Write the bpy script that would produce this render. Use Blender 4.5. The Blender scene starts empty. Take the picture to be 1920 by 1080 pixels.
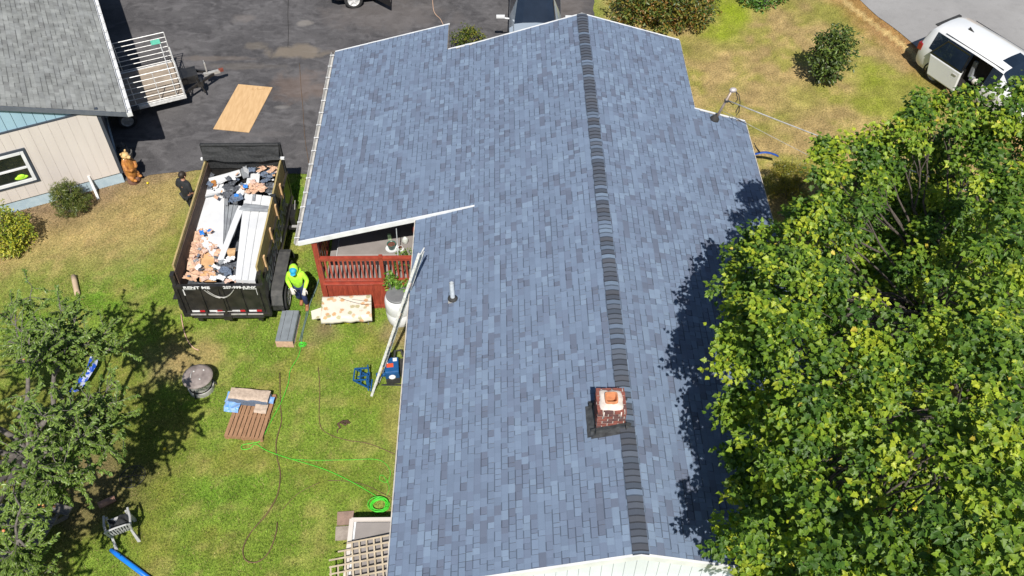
import bpy, math, random
import numpy as np
from mathutils import Vector, Matrix, noise as mnoise
random.seed(7); RNG = np.random.default_rng(11)
R = math.radians
scene = bpy.context.scene
# ------------------------------------------------------------------ camera
F = 1770.0; TH = R(48.6); H = 19.8; PSI = R(.7)
cam_d = bpy.data.cameras.new("camera"); cam = bpy.data.objects.new("camera", cam_d)
scene.collection.objects.link(cam); scene.camera = cam
cam_d.lens = F/1920*36; cam_d.sensor_width = 36; cam_d.clip_end = 500
cam.location = (0, 0, H); cam.rotation_euler = (math.pi/2-TH, 0, 0)
# ------------------------------------------------------------------ light
SUN = Vector((.065, -.76, 1)).normalized()
world = bpy.data.worlds.new("World"); scene.world = world; world.use_nodes = True
nt = world.node_tree; nt.nodes.clear()
sk = nt.nodes.new('ShaderNodeTexSky'); sk.sky_type = 'NISHITA'; sk.sun_disc = False
sk.sun_elevation = math.asin(SUN.z); sk.sun_rotation = math.atan2(SUN.x, SUN.y); sk.air_density = 1.0; sk.dust_density = .6
bg = nt.nodes.new('ShaderNodeBackground'); bg.inputs[1].default_value = .065
wo = nt.nodes.new('ShaderNodeOutputWorld'); nt.links.new(sk.outputs[0], bg.inputs[0]); nt.links.new(bg.outputs[0], wo.inputs[0])
sd = bpy.data.lights.new("sun", 'SUN'); sd.energy = 4.9; sd.angle = R(.5); sd.color = (1, .955, .88)
so = bpy.data.objects.new("sun", sd); scene.collection.objects.link(so)
so.rotation_euler = SUN.to_track_quat('Z', 'Y').to_euler(); so.location = (5, -20, 40)
scene.view_settings.view_transform = 'Standard'; scene.view_settings.look = 'None'
scene.view_settings.gamma = 1; scene.view_settings.exposure = .38
scene.render.engine = 'CYCLES'
# ------------------------------------------------------------------ helpers
CT, ST = math.cos(TH), math.sin(TH)
def ray(u, v): return Vector(((u-960)/F, CT-(v-540)/F*ST, -ST-(v-540)/F*CT))
def W(u, v, z=0.0):
    d = ray(u, v); return Vector((0, 0, H))+d*((z-H)/d.z)
HM = Matrix.Rotation(PSI, 4, 'Z')
def mat(name, c1, c2=None, rough=.8, metal=0, scale=8, bump=0, bscale=60, spec=.5, stretch=(1, 1, 1), attr=None, detail=4, coat=0, lo=.35, hi=.65):
    m = bpy.data.materials.new(name); m.use_nodes = True; n = m.node_tree.nodes; l = m.node_tree.links
    b = n['Principled BSDF']; b.inputs['Roughness'].default_value = rough; b.inputs['Metallic'].default_value = metal
    b.inputs['Specular IOR Level'].default_value = spec; b.inputs['Coat Weight'].default_value = coat
    tc = n.new('ShaderNodeTexCoord'); mp = n.new('ShaderNodeMapping'); l.new(tc.outputs['Object'], mp.inputs[0]); mp.inputs['Scale'].default_value = stretch
    if c2 is None: c2 = tuple(x*.8 for x in c1)
    t = n.new('ShaderNodeTexNoise'); t.inputs['Scale'].default_value = scale; t.inputs['Detail'].default_value = detail; l.new(mp.outputs[0], t.inputs[0])
    r = n.new('ShaderNodeMapRange'); r.inputs[1].default_value = lo; r.inputs[2].default_value = hi; l.new(t.outputs[0], r.inputs[0])
    mx = n.new('ShaderNodeMix'); mx.data_type = 'RGBA'; l.new(r.outputs[0], mx.inputs[0])
    mx.inputs[6].default_value = (*c1, 1); mx.inputs[7].default_value = (*c2, 1)
    out = mx.outputs[2]
    if attr:
        a = n.new('ShaderNodeAttribute'); a.attribute_name = attr
        m2 = n.new('ShaderNodeMix'); m2.data_type = 'RGBA'; m2.blend_type = 'MULTIPLY'; m2.inputs[0].default_value = 1
        l.new(a.outputs[0], m2.inputs[6]); l.new(out, m2.inputs[7]); out = m2.outputs[2]
    l.new(out, b.inputs['Base Color'])
    if bump:
        t2 = n.new('ShaderNodeTexNoise'); t2.inputs['Scale'].default_value = bscale; t2.inputs['Detail'].default_value = 3; l.new(mp.outputs[0], t2.inputs[0])
        bp = n.new('ShaderNodeBump'); bp.inputs['Strength'].default_value = bump; bp.inputs['Distance'].default_value = .02
        l.new(t2.outputs[0], bp.inputs['Height']); l.new(bp.outputs[0], b.inputs['Normal'])
    return m
def leafmat(name, tr=.35, rough=.45):
    m = bpy.data.materials.new(name); m.use_nodes = True; n = m.node_tree.nodes; l = m.node_tree.links
    b = n['Principled BSDF']; b.inputs['Roughness'].default_value = rough; b.inputs['Specular IOR Level'].default_value = .4
    a = n.new('ShaderNodeAttribute'); a.attribute_name = 'tint'
    tc = n.new('ShaderNodeTexCoord'); t = n.new('ShaderNodeTexNoise'); t.inputs['Scale'].default_value = 35; l.new(tc.outputs['Object'], t.inputs[0])
    r = n.new('ShaderNodeMapRange'); r.inputs[1].default_value = .3; r.inputs[2].default_value = .7; r.inputs[3].default_value = .75; r.inputs[4].default_value = 1.2; l.new(t.outputs[0], r.inputs[0])
    v = n.new('ShaderNodeVectorMath'); v.operation = 'SCALE'; l.new(a.outputs[0], v.inputs[0]); l.new(r.outputs[0], v.inputs[3])
    l.new(v.outputs[0], b.inputs['Base Color'])
    tl = n.new('ShaderNodeBsdfTranslucent')
    hs = n.new('ShaderNodeVectorMath'); hs.operation = 'MULTIPLY'; hs.inputs[1].default_value = (1.5, 1.6, .6); l.new(v.outputs[0], hs.inputs[0]); l.new(hs.outputs[0], tl.inputs[0])
    mx = n.new('ShaderNodeMixShader'); mx.inputs[0].default_value = tr
    l.new(b.outputs[0], mx.inputs[1]); l.new(tl.outputs[0], mx.inputs[2]); l.new(mx.outputs[0], n['Material Output'].inputs[0])
    return m
def tag(o, label=None, cat=None, group=None, kind=None):
    if label: o['label'] = label
    if cat: o['category'] = cat
    if group: o['group'] = group
    if kind: o['kind'] = kind
    return o
def empty(name, loc, rz=0, label=None, cat=None, group=None):
    o = bpy.data.objects.new(name, None); scene.collection.objects.link(o)
    o.location = loc; o.rotation_euler = (0, 0, rz); o.empty_display_size = .3
    return tag(o, label, cat, group)
def wm(o):
    m = Matrix.Translation(o.location) @ o.rotation_euler.to_matrix().to_4x4()
    return (wm(o.parent) @ m) if o.parent else m
def link(name, me, parent=None, origin=None):
    """me is in world coordinates; put its origin at `origin` or its parent's"""
    o = bpy.data.objects.new(name, me); scene.collection.objects.link(o)
    if parent: o.parent = parent; me.transform(wm(parent).inverted())
    elif origin is not None: o.location = origin; me.transform(Matrix.Translation(-Vector(origin)))
    return o
class MB:
    def __init__(s, M=None): s.v = []; s.f = []; s.m = []; s.c = []; s.M = M or Matrix(); s.mi = 0; s.col = None
    def add(s, vs, fs):
        o = len(s.v); s.v += [tuple(s.M @ Vector(p)) for p in vs]
        for f in fs: s.f.append(tuple(o+i for i in f)); s.m.append(s.mi); s.c.append(s.col)
        return s
    def hexa(s, p): return s.add(p, [(3, 2, 1, 0), (4, 5, 6, 7), (0, 1, 5, 4), (1, 2, 6, 5), (2, 3, 7, 6), (3, 0, 4, 7)])
    def box(s, c, sz, M=None):
        a, b, d = sz[0]/2, sz[1]/2, sz[2]/2; c = Vector(c)
        p = [Vector(q) for q in ((-a, -b, -d), (a, -b, -d), (a, b, -d), (-a, b, -d), (-a, -b, d), (a, -b, d), (a, b, d), (-a, b, d))]
        if M is not None: p = [M @ q for q in p]
        return s.hexa([q+c for q in p])
    def bar(s, p0, p1, w, h, up=(0, 0, 1)):
        p0, p1 = Vector(p0), Vector(p1); d = (p1-p0).normalized(); up = Vector(up)
        x = d.cross(up); x = x.normalized() if x.length > 1e-4 else Vector((1, 0, 0)); y = x.cross(d)
        q = [a+x*i*w/2+y*j*h/2 for a in (p0, p1) for i, j in ((-1, -1), (1, -1), (1, 1), (-1, 1))]
        return s.hexa(q)
    def prism(s, poly, z0, z1):
        n = len(poly); vs = [(x, y, z0) for x, y in poly]+[(x, y, z1) for x, y in poly]
        return s.add(vs, [tuple(range(n-1, -1, -1)), tuple(range(n, 2*n))]+[(i, (i+1) % n, n+(i+1) % n, n+i) for i in range(n)])
    def loft(s, rings, caps=True, closed=True):
        n = len(rings[0]); vs = [p for r in rings for p in r]; fs = []
        for k in range(len(rings)-1):
            for i in range(n if closed else n-1):
                j = (i+1) % n; fs.append((k*n+i, k*n+j, (k+1)*n+j, (k+1)*n+i))
        if caps: fs += [tuple(range(n-1, -1, -1)), tuple(range((len(rings)-1)*n, len(rings)*n))]
        return s.add(vs, fs)
    def tube(s, path, r, n=8, caps=True):
        path = [Vector(p) for p in path]; rr = r if hasattr(r, '__len__') else [r]*len(path); rings = []; x = None
        for i, p in enumerate(path):
            d = (path[min(i+1, len(path)-1)]-path[max(i-1, 0)])
            d = d.normalized() if d.length > 1e-9 else Vector((0, 0, 1))
            if x is None: x = d.orthogonal().normalized()
            else: x = (x-d*x.dot(d)); x = x.normalized() if x.length > 1e-6 else d.orthogonal().normalized()
            y = d.cross(x); rings.append([p+(x*math.cos(t)+y*math.sin(t))*rr[i] for t in [2*math.pi*k/n for k in range(n)]])
        return s.loft(rings, caps)
    def lathe(s, c, prof, n=24, sq=None):
        c = Vector(c); return s.loft([[c+Vector((r*math.cos(t), r*math.sin(t), z)) for t in [2*math.pi*k/n for k in range(n)]] for r, z in prof])
    def blob(s, c, rad, n=12, jit=0, freq=2, M=None, seed=0):
        c = Vector(c); vs = []; fs = []; m = n//2+1
        for i in range(m+1):
            ph = math.pi*i/m
            for k in range(n):
                t = 2*math.pi*k/n; d = Vector((math.sin(ph)*math.cos(t), math.sin(ph)*math.sin(t), math.cos(ph)))
                q = d*(1+jit*mnoise.noise(d*freq+Vector((seed, 0, 0)))); q = Vector((q.x*rad[0], q.y*rad[1], q.z*rad[2]))
                if M is not None: q = M @ q
                vs.append(c+q)
        for i in range(m):
            for k in range(n): fs.append((i*n+k, (i+1)*n+k, (i+1)*n+(k+1) % n, i*n+(k+1) % n))
        return s.add(vs, fs)
    def build(s, name, mats, parent=None, origin=None, smooth=False, bevel=0):
        me = bpy.data.meshes.new(name); me.from_pydata(s.v, [], s.f)
        for m in (mats if isinstance(mats, (list, tuple)) else [mats]): me.materials.append(m)
        me.polygons.foreach_set('material_index', s.m)
        if smooth: me.polygons.foreach_set('use_smooth', [True]*len(s.f))
        if any(c is not None for c in s.c):
            ca = me.color_attributes.new('tint', 'FLOAT_COLOR', 'CORNER'); arr = []
            for f, c in zip(s.f, s.c): arr += list((*(c or (1, 1, 1)), 1))*len(f)
            ca.data.foreach_set('color', arr)
        me.update()
        if origin is None and not parent:
            a = np.array(s.v); lo, hi = a.min(0), a.max(0); origin = ((lo[0]+hi[0])/2, (lo[1]+hi[1])/2, lo[2])
        o = link(name, me, parent, origin)
        if bevel:
            b = o.modifiers.new('bevel', 'BEVEL'); b.width = bevel; b.segments = 2; b.limit_method = 'ANGLE'
        return o
def npmesh(name, V, faces_per, k, mats, parent=None, cols=None, origin=None, smooth=False, matidx=None):
    """V: (N,k,3); faces_per: list of index tuples within k; cols: (N,3)"""
    N = V.shape[0]; me = bpy.data.meshes.new(name); me.vertices.add(N*k); me.vertices.foreach_set('co', V.reshape(-1).astype(np.float32))
    idx = np.concatenate([np.array(f) for f in faces_per]); L = [len(f) for f in faces_per]; nl = len(idx)
    me.loops.add(N*nl); me.loops.foreach_set('vertex_index', (idx[None, :]+(np.arange(N)*k)[:, None]).reshape(-1).astype(np.int32))
    st = np.concatenate([[0], np.cumsum(L)[:-1]]); nf = len(L)
    me.polygons.add(N*nf); me.polygons.foreach_set('loop_start', (st[None, :]+(np.arange(N)*nl)[:, None]).reshape(-1).astype(np.int32))
    for m in (mats if isinstance(mats, (list, tuple)) else [mats]): me.materials.append(m)
    if cols is not None:
        ca = me.color_attributes.new('tint', 'FLOAT_COLOR', 'CORNER')
        if cols.ndim == 2: c = np.repeat(np.concatenate([cols, np.ones((N, 1))], 1), nl, 0)
        else: c = np.concatenate([np.concatenate([np.repeat(cols[:, i:i+1, :], L[i], 1) for i in range(nf)], 1), np.ones((N, nl, 1))], 2)
        ca.data.foreach_set('color', c.reshape(-1).astype(np.float32))
    me.update(calc_edges=True); me.validate()
    me.polygons.foreach_set('use_smooth', [bool(smooth)]*(N*nf))
    return link(name, me, parent, origin)
def text_mesh(txt, size, depth=.004, bold=0.0, sx=1.0):
    cu = bpy.data.curves.new('lettering', 'FONT'); cu.body = txt; cu.size = size; cu.extrude = depth; cu.offset = bold; cu.align_x = 'CENTER'; cu.align_y = 'CENTER'
    ob = bpy.data.objects.new('tmp', cu); scene.collection.objects.link(ob)
    dg = bpy.context.evaluated_depsgraph_get(); me = bpy.data.meshes.new_from_object(ob.evaluated_get(dg))
    bpy.data.objects.remove(ob); bpy.data.curves.remove(cu)
    me.transform(Matrix.Diagonal((sx, 1, 1, 1)))
    return me
def place_text(txt, size, centre, xdir, ydir, m, parent, name='lettering', bold=0.0, sx=1.0):
    me = text_mesh(txt, size, bold=bold, sx=sx); x = Vector(xdir).normalized(); y = Vector(ydir).normalized(); z = x.cross(y)
    M = Matrix((x, y, z)).transposed().to_4x4(); M.translation = Vector(centre); me.transform(M)
    me.materials.clear(); me.materials.append(m)
    return link(name, me, parent)
def skinmesh(name, J, E, m, parent, sub=1, root=0):
    names = list(J); me = bpy.data.meshes.new(name); me.from_pydata([J[k][0] for k in names], [(names.index(a), names.index(b)) for a, b in E], [])
    ob = bpy.data.objects.new('tmp', me); scene.collection.objects.link(ob)
    md = ob.modifiers.new('s', 'SKIN'); md.use_smooth_shade = True
    sv = me.skin_vertices[0].data if me.skin_vertices else None
    if sv is None: me.skin_vertices.new() if hasattr(me.skin_vertices, 'new') else None; sv = me.skin_vertices[0].data
    for i, k in enumerate(names):
        r = J[k][1]; sv[i].radius = r if hasattr(r, '__len__') else (r, r); sv[i].use_root = (i == root)
    sb = ob.modifiers.new('u', 'SUBSURF'); sb.levels = sub; sb.render_levels = sub
    bpy.context.view_layer.update()
    dg = bpy.context.evaluated_depsgraph_get(); e = bpy.data.meshes.new_from_object(ob.evaluated_get(dg)); e.name = name
    bpy.data.objects.remove(ob)
    e.materials.clear(); e.materials.append(m); e.polygons.foreach_set('use_smooth', [True]*len(e.polygons))
    return link(name, e, parent)
def lerp(a, b, t): return a+(b-a)*t
# ------------------------------------------------------------------ materials
M = {}
M['shingle'] = mat('shingle', (1, 1, 1), (.86, .86, .88), .88, scale=160, bump=.25, bscale=260, spec=.25, attr='tint', detail=2)
M['old_shingle'] = mat('old_shingle', (1, 1, 1), (.7, .7, .7), .9, scale=3, bump=.2, bscale=260, spec=.2, attr='tint', detail=5)
M['white_trim'] = mat('white_trim', (.72, .73, .74), (.60, .61, .62), .5, scale=3)
M['white_wall'] = mat('white_wall', (.66, .70, .74), (.60, .64, .68), .6, scale=2)
M['brick'] = mat('brick', (.24, .075, .055), (.13, .045, .038), .9, scale=14, bump=.4)
M['mortar'] = mat('mortar', (.5, .47, .43), (.38, .36, .33), .95, scale=20, bump=.4)
M['crown'] = mat('crown_mortar', (.66, .58, .53), (.52, .46, .42), .9, scale=12, bump=.3)
M['clay'] = mat('clay_flue', (.55, .22, .10), (.42, .17, .08), .85, scale=12)
M['lead'] = mat('lead_flashing', (.035, .037, .04), (.07, .075, .08), .5, metal=.2, scale=10, bump=.3, bscale=20)
M['alu'] = mat('aluminium', (.74, .74, .73), (.52, .52, .51), .45, metal=.1, scale=14)
M['galv'] = mat('galvanised', (.55, .54, .52), (.38, .37, .35), .55, metal=.4, scale=9)
M['pvc'] = mat('pvc', (.60, .64, .68), (.48, .52, .56), .4, scale=15)
M['rubber'] = mat('rubber', (.02, .02, .021), (.035, .035, .035), .8, scale=10)
M['black'] = mat('black_paint', (.012, .012, .013), (.03, .028, .026), .42, scale=5, detail=8, coat=.2)
M['blackmesh'] = mat('black_tarp', (.009, .010, .011), (.022, .023, .025), .75, scale=20, bump=.5, bscale=14)
M['treated'] = mat('treated_wood', (.42, .33, .14), (.28, .21, .09), .8, scale=5, stretch=(6, 1, 6), bump=.2)
M['rustwood'] = mat('inner_boards', (.12, .075, .05), (.05, .035, .03), .85, scale=4, stretch=(6, 1, 6))
M['lumber'] = mat('lumber', (.58, .38, .20), (.45, .28, .14), .8, scale=6)
M['ply'] = mat('plywood', (.58, .385, .20), (.49, .31, .15), .75, scale=2.2, stretch=(5, 1, 1), detail=8)
M['oldwood'] = mat('weathered_wood', (.18, .165, .15), (.09, .08, .072), .9, scale=6, stretch=(1, 7, 7), bump=.3)
M['pallet'] = mat('pallet_wood', (.36, .20, .11), (.24, .13, .07), .9, scale=5, stretch=(6, 1, 6), bump=.3)
M['redwood'] = mat('red_stain', (.33, .058, .032), (.22, .036, .022), .55, scale=5, stretch=(6, 6, 1), bump=.15, coat=.1)
M['redgloss'] = mat('red_rail_paint', (.36, .065, .04), (.26, .045, .03), .3, scale=6, coat=.3)
M['deckgrey'] = mat('deck_grey', (.26, .235, .225), (.21, .19, .18), .7, scale=2)
M['dark'] = mat('dark_interior', (.012, .010, .009), (.02, .017, .015), .9)
M['brownwall'] = mat('brown_wall', (.07, .035, .025), (.05, .025, .02), .8, scale=4)
M['cream'] = mat('cream_siding', (.60, .55, .51), (.54, .49, .455), .75, scale=1.5, stretch=(1, 1, .3), detail=6)
M['paleblue'] = mat('pale_blue_siding', (.30, .46, .55), (.27, .42, .51), .7, scale=2)
M['slatetrim'] = mat('slate_trim', (.045, .055, .075), (.035, .045, .06), .6, scale=4)
M['foundation'] = mat('foundation_paint', (.40, .50, .56), (.33, .43, .50), .85, scale=5, bump=.2)
M['glass'] = mat('window_glass', (.012, .016, .014), (.02, .024, .02), .05, spec=.8, scale=3)
M['carglass'] = mat('car_glass', (.008, .014, .025), (.012, .02, .035), .04, spec=.9, scale=2)
M['vanwhite'] = mat('van_paint', (.68, .69, .70), (.64, .65, .66), .22, scale=1.5, coat=.5)
M['silver'] = mat('silver_paint', (.52, .60, .68), (.48, .56, .64), .22, metal=.5, scale=1.5, coat=.6)
M['carblack'] = mat('car_black', (.006, .006, .007), (.01, .01, .011), .2, coat=.6)
M['redlamp'] = mat('red_lamp', (.30, .012, .02), (.2, .01, .015), .15, coat=.6)
M['asphalt_dark'] = None
M['panel'] = mat('white_vinyl', (.66, .67, .68), (.57, .58, .60), .45, scale=2.5, detail=6)
M['greyvinyl'] = mat('grey_vinyl', (.28, .30, .32), (.2, .21, .23), .6, scale=5)
M['shred'] = mat('tarpaper_scrap', (.05, .055, .065), (.10, .11, .13), .85, scale=14)
M['blueshred'] = mat('blue_scrap_shingle', (.13, .17, .24), (.08, .10, .14), .9, scale=40)
M['kraft'] = mat('kraft_paper', (.60, .40, .28), (.46, .29, .20), .8, scale=9, bump=.4, bscale=18)
M['kraft2'] = mat('kraft_board', (.62, .38, .19), (.52, .31, .15), .8, scale=5)
M['pinkpaper'] = mat('pink_paper', (.62, .45, .38), (.45, .30, .24), .8, scale=12, bump=.5, bscale=16)
M['blueplastic'] = mat('blue_wrap', (.02, .16, .55), (.05, .25, .65), .35, scale=9)
M['hivis'] = mat('hi_vis', (.46, .85, .045), (.36, .72, .04), .75, scale=9, bump=.6, bscale=12)
M['navy'] = mat('navy_cloth', (.012, .022, .085), (.02, .035, .11), .85, scale=12, bump=.3)
M['blackcloth'] = mat('black_cloth', (.010, .011, .013), (.018, .02, .024), .85, scale=10, bump=.4, bscale=14)
M['skin'] = mat('skin', (.42, .22, .15), (.36, .18, .12), .5, scale=14)
M['hair'] = mat('dark_hair', (.018, .012, .009), (.03, .02, .014), .6, scale=60)
M['glove'] = mat('glove', (.68, .65, .6), (.5, .47, .43), .8, scale=22)
M['boot'] = mat('tan_boot', (.34, .14, .055), (.24, .10, .04), .7, scale=12)
M['cyan'] = mat('cyan_cap', (.015, .34, .55), (.02, .28, .47), .6, scale=12)
M['neon'] = mat('neon_cord', (.07, .62, .03), (.06, .48, .03), .6)
M['brownhose'] = mat('brown_hose', (.16, .095, .05), (.10, .06, .035), .7, scale=5)
M['greenhose'] = mat('grey_green_cord', (.09, .15, .13), (.14, .20, .17), .7, scale=8)
M['bluepaint'] = mat('blue_machine_paint', (.01, .085, .25), (.012, .07, .2), .4, scale=8)
M['barrel'] = mat('white_barrel', (.74, .75, .76), (.66, .67, .68), .45, scale=3)
M['greylid'] = mat('grey_lid', (.13, .135, .145), (.17, .175, .185), .6, scale=4)
M['yellow'] = mat('yellow_plastic', (.75, .58, .01), (.65, .48, .01), .4)
M['redplastic'] = mat('red_plastic', (.65, .09, .03), (.5, .07, .02), .5)
M['chair'] = mat('chair_plastic', (.44, .44, .44), (.34, .34, .34), .5, scale=6)
M['bluefoam'] = mat('blue_foam', (.01, .20, .72), (.008, .14, .6), .35, scale=3)
M['stone'] = mat('paver', (.34, .29, .25), (.25, .21, .18), .9, scale=8, bump=.3)
M['pinkstone'] = mat('pink_paver', (.30, .20, .16), (.22, .15, .12), .9, scale=9, bump=.3)
M['bark'] = mat('bark', (.11, .09, .075), (.05, .042, .036), .95, scale=6, stretch=(6, 6, 1), bump=.6, bscale=30)
M['greybark'] = mat('grey_bark', (.17, .15, .135), (.09, .08, .075), .95, scale=10, bump=.5, bscale=30)
M['bearwood'] = mat('carved_wood', (.50, .22, .045), (.30, .11, .03), .6, scale=7, stretch=(3, 3, 1), bump=.4, coat=.2)
M['bearlight'] = mat('carved_wood_light', (.60, .40, .18), (.48, .30, .12), .6, scale=9)
M['soot'] = mat('sooty_steel', (.33, .28, .26), (.17, .14, .13), .65, metal=.1, scale=4, detail=7)
M['leaf'] = leafmat('maple_leaf', .26, .5)
M['leaf2'] = leafmat('small_leaf', .22, .42)
M['blade'] = leafmat('grass_blade', .25, .7)
def col(c, j=.15): k = 1+random.uniform(-j, j); return tuple(x*k for x in c)
# ------------------------------------------------------------------ ground
def fbm(x, y, s, seed=0, octv=3):
    out = np.zeros_like(x); a = 1; tot = 0
    rs = np.random.default_rng(seed)
    for o in range(octv):
        G = rs.random((257, 257)); X = (x*s*(2**o)+100) % 256; Y = (y*s*(2**o)+100) % 256
        xi = X.astype(int); yi = Y.astype(int); fx = X-xi; fy = Y-yi; fx = fx*fx*(3-2*fx); fy = fy*fy*(3-2*fy)
        v = (G[xi, yi]*(1-fx)+G[xi+1, yi]*fx)*(1-fy)+(G[xi, yi+1]*(1-fx)+G[xi+1, yi+1]*fx)*fy
        out += a*v; tot += a; a *= .5
    return out/tot
def sstep(a, b, x): t = np.clip((x-a)/(b-a), 0, 1); return t*t*(3-2*t)
def patch(x, y, p, r, soft=1.0, ax=1.0):
    d = np.sqrt(((x-p[0])/ax)**2+(y-p[1])**2); return 1-sstep(r-soft*.5, r+soft*.5, d+1.2*(fbm(x, y, 1.3, 5)-.5))
GREEN = np.array((.178, .262, .040)); LUSH = np.array((.140, .272, .028)); OLIVE = np.array((.25, .245, .058)); TAN = np.array((.42, .31, .15)); DIRT = np.array((.22, .155, .105)); RUST = np.array((.33, .17, .075)); LIME = np.array((.26, .34, .02))
def ground_col(x, y):
    def mx(c, k, m): return c*(1-m[..., None])+np.array(k)*m[..., None]
    n1 = fbm(x, y, .45, 1); n2 = fbm(x, y, 1.1, 2); n3 = fbm(x, y, 3, 3)
    c = np.ones(x.shape+(3,))*GREEN
    c = mx(c, LUSH, sstep(.5, .72, n1)); c = mx(c, OLIVE, .6*sstep(.46, .7, n2)); c = mx(c, TAN, .34*sstep(.5, .8, n3))
    # dry strip along the garage, upper left
    w = x*.93+y*.37; g0 = -12.06*.93+21.87*.37
    dg = -( (x+12.06)*.378-(y-21.87)*.926)   # distance behind the garage wall line
    dr = sstep(-4.6, -2.0, dg+1.6*(n1-.5))*sstep(-8.6, -10.8, x+1.8*(n2-.5)); c = mx(c, TAN*.92, .85*dr); c = mx(c, TAN*1.1, .5*dr*sstep(.5, .7, n3))
    c = mx(c, DIRT, .8*sstep(-2.0, -.2, dg+.9*(n2-.5))*sstep(-11., -13., x)); c = mx(c, DIRT*1.2, .7*sstep(-.9, -.1, dg+.6*(n3-.5))*sstep(-9, -11, x))
    # under the old apple tree, around the fire ring
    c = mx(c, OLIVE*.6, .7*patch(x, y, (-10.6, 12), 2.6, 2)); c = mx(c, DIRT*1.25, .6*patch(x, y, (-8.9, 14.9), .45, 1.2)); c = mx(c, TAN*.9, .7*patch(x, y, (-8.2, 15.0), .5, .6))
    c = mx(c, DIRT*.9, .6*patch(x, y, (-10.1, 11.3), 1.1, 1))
    # worn path along the trailer and the house
    c = mx(c, DIRT*1.15, .75*patch(x, y, (-5.1, 16.0), .55, .7)); c = mx(c, DIRT*1.2, .7*patch(x, y, (-5.0, 17.6), .45, .7, .6)); c = mx(c, DIRT*1.3, .7*patch(x, y, (-3.0, 15.6), .5, .6))
    c = mx(c, TAN*.8, .5*sstep(-3.4, -2.6, x+.6*(n2-.5))*sstep(16, 14, y)*sstep(6, 7, y))
    # front lawn
    fl = sstep(2.5, 4.5, x)*sstep(16, 19, y)
    fc = np.ones(x.shape+(3,))*(TAN*.86); fc = mx(fc, OLIVE*1.15, .8*sstep(.44, .66, n2)); fc = mx(fc, TAN*1.15, .7*sstep(.5, .7, n3)); fc = mx(fc, (.24, .25, .05), .8*sstep(.55, .75, n1))
    for p, r, k in (((8.3, 31.4), .9, .9), ((7.7, 29.9), .5, .8), ((12.3, 27.4), .6, .6), ((9.8, 26.0), .7, .4), ((12.2, 25.6), .9, .4)): fc = mx(fc, LIME*.9, k*patch(x, y, p, r, 1.6))
    rd = ((x-13.26)*.92+(y-32.14)*.394)      # distance from the road edge (about)
    fc = mx(fc, RUST, .8*sstep(-1.6, -.3, rd+.8*(n2-.5))); fc = mx(fc, TAN*1.35, .9*(np.abs(rd+.45+.5*(n1-.5)) < .13))
    c = c*(1-fl[..., None])+fc*fl[..., None]
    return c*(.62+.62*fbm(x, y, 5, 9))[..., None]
gx = np.arange(-22, 26.01, .16); gy = np.arange(2, 42.01, .16)
X, Y = np.meshgrid(gx, gy, indexing='ij'); nxg, nyg = X.shape
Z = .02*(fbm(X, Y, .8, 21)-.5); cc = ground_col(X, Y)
me = bpy.data.meshes.new('ground')
vs = np.stack([X, Y, Z], -1).reshape(-1, 3); i = np.arange(nxg-1)[:, None]*nyg+np.arange(nyg-1)[None, :]
fs = np.stack([i, i+nyg, i+nyg+1, i+1], -1).reshape(-1, 4)
big = 260; nb = len(vs)
ov = np.array([(-big, -big, -.01), (big, -big, -.01), (big, big, -.01), (-big, big, -.01)]); cr = [0, (nxg-1)*nyg, nxg*nyg-1, nyg-1]
vs2 = np.concatenate([vs, ov]); fs2 = fs.tolist()+[(nb, nb+1, cr[1], cr[0]), (nb+1, nb+2, cr[2], cr[1]), (nb+2, nb+3, cr[3], cr[2]), (nb+3, nb, cr[0], cr[3])]
me.from_pydata(vs2.tolist(), [], fs2)
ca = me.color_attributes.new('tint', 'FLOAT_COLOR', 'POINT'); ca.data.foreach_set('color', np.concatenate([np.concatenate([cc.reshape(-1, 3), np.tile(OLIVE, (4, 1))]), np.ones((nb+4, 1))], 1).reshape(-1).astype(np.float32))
gm = mat('lawn', (1.35, 1.3, 1.2), (.42, .47, .40), .95, scale=17, bump=.9, bscale=40, attr='tint', detail=9, spec=.1, lo=.38, hi=.62)
gm.node_tree.nodes['Noise Texture'].inputs['Roughness'].default_value = .78
me.materials.append(gm); ground = bpy.data.objects.new('ground', me); scene.collection.objects.link(ground); tag(ground, kind='structure')
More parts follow.
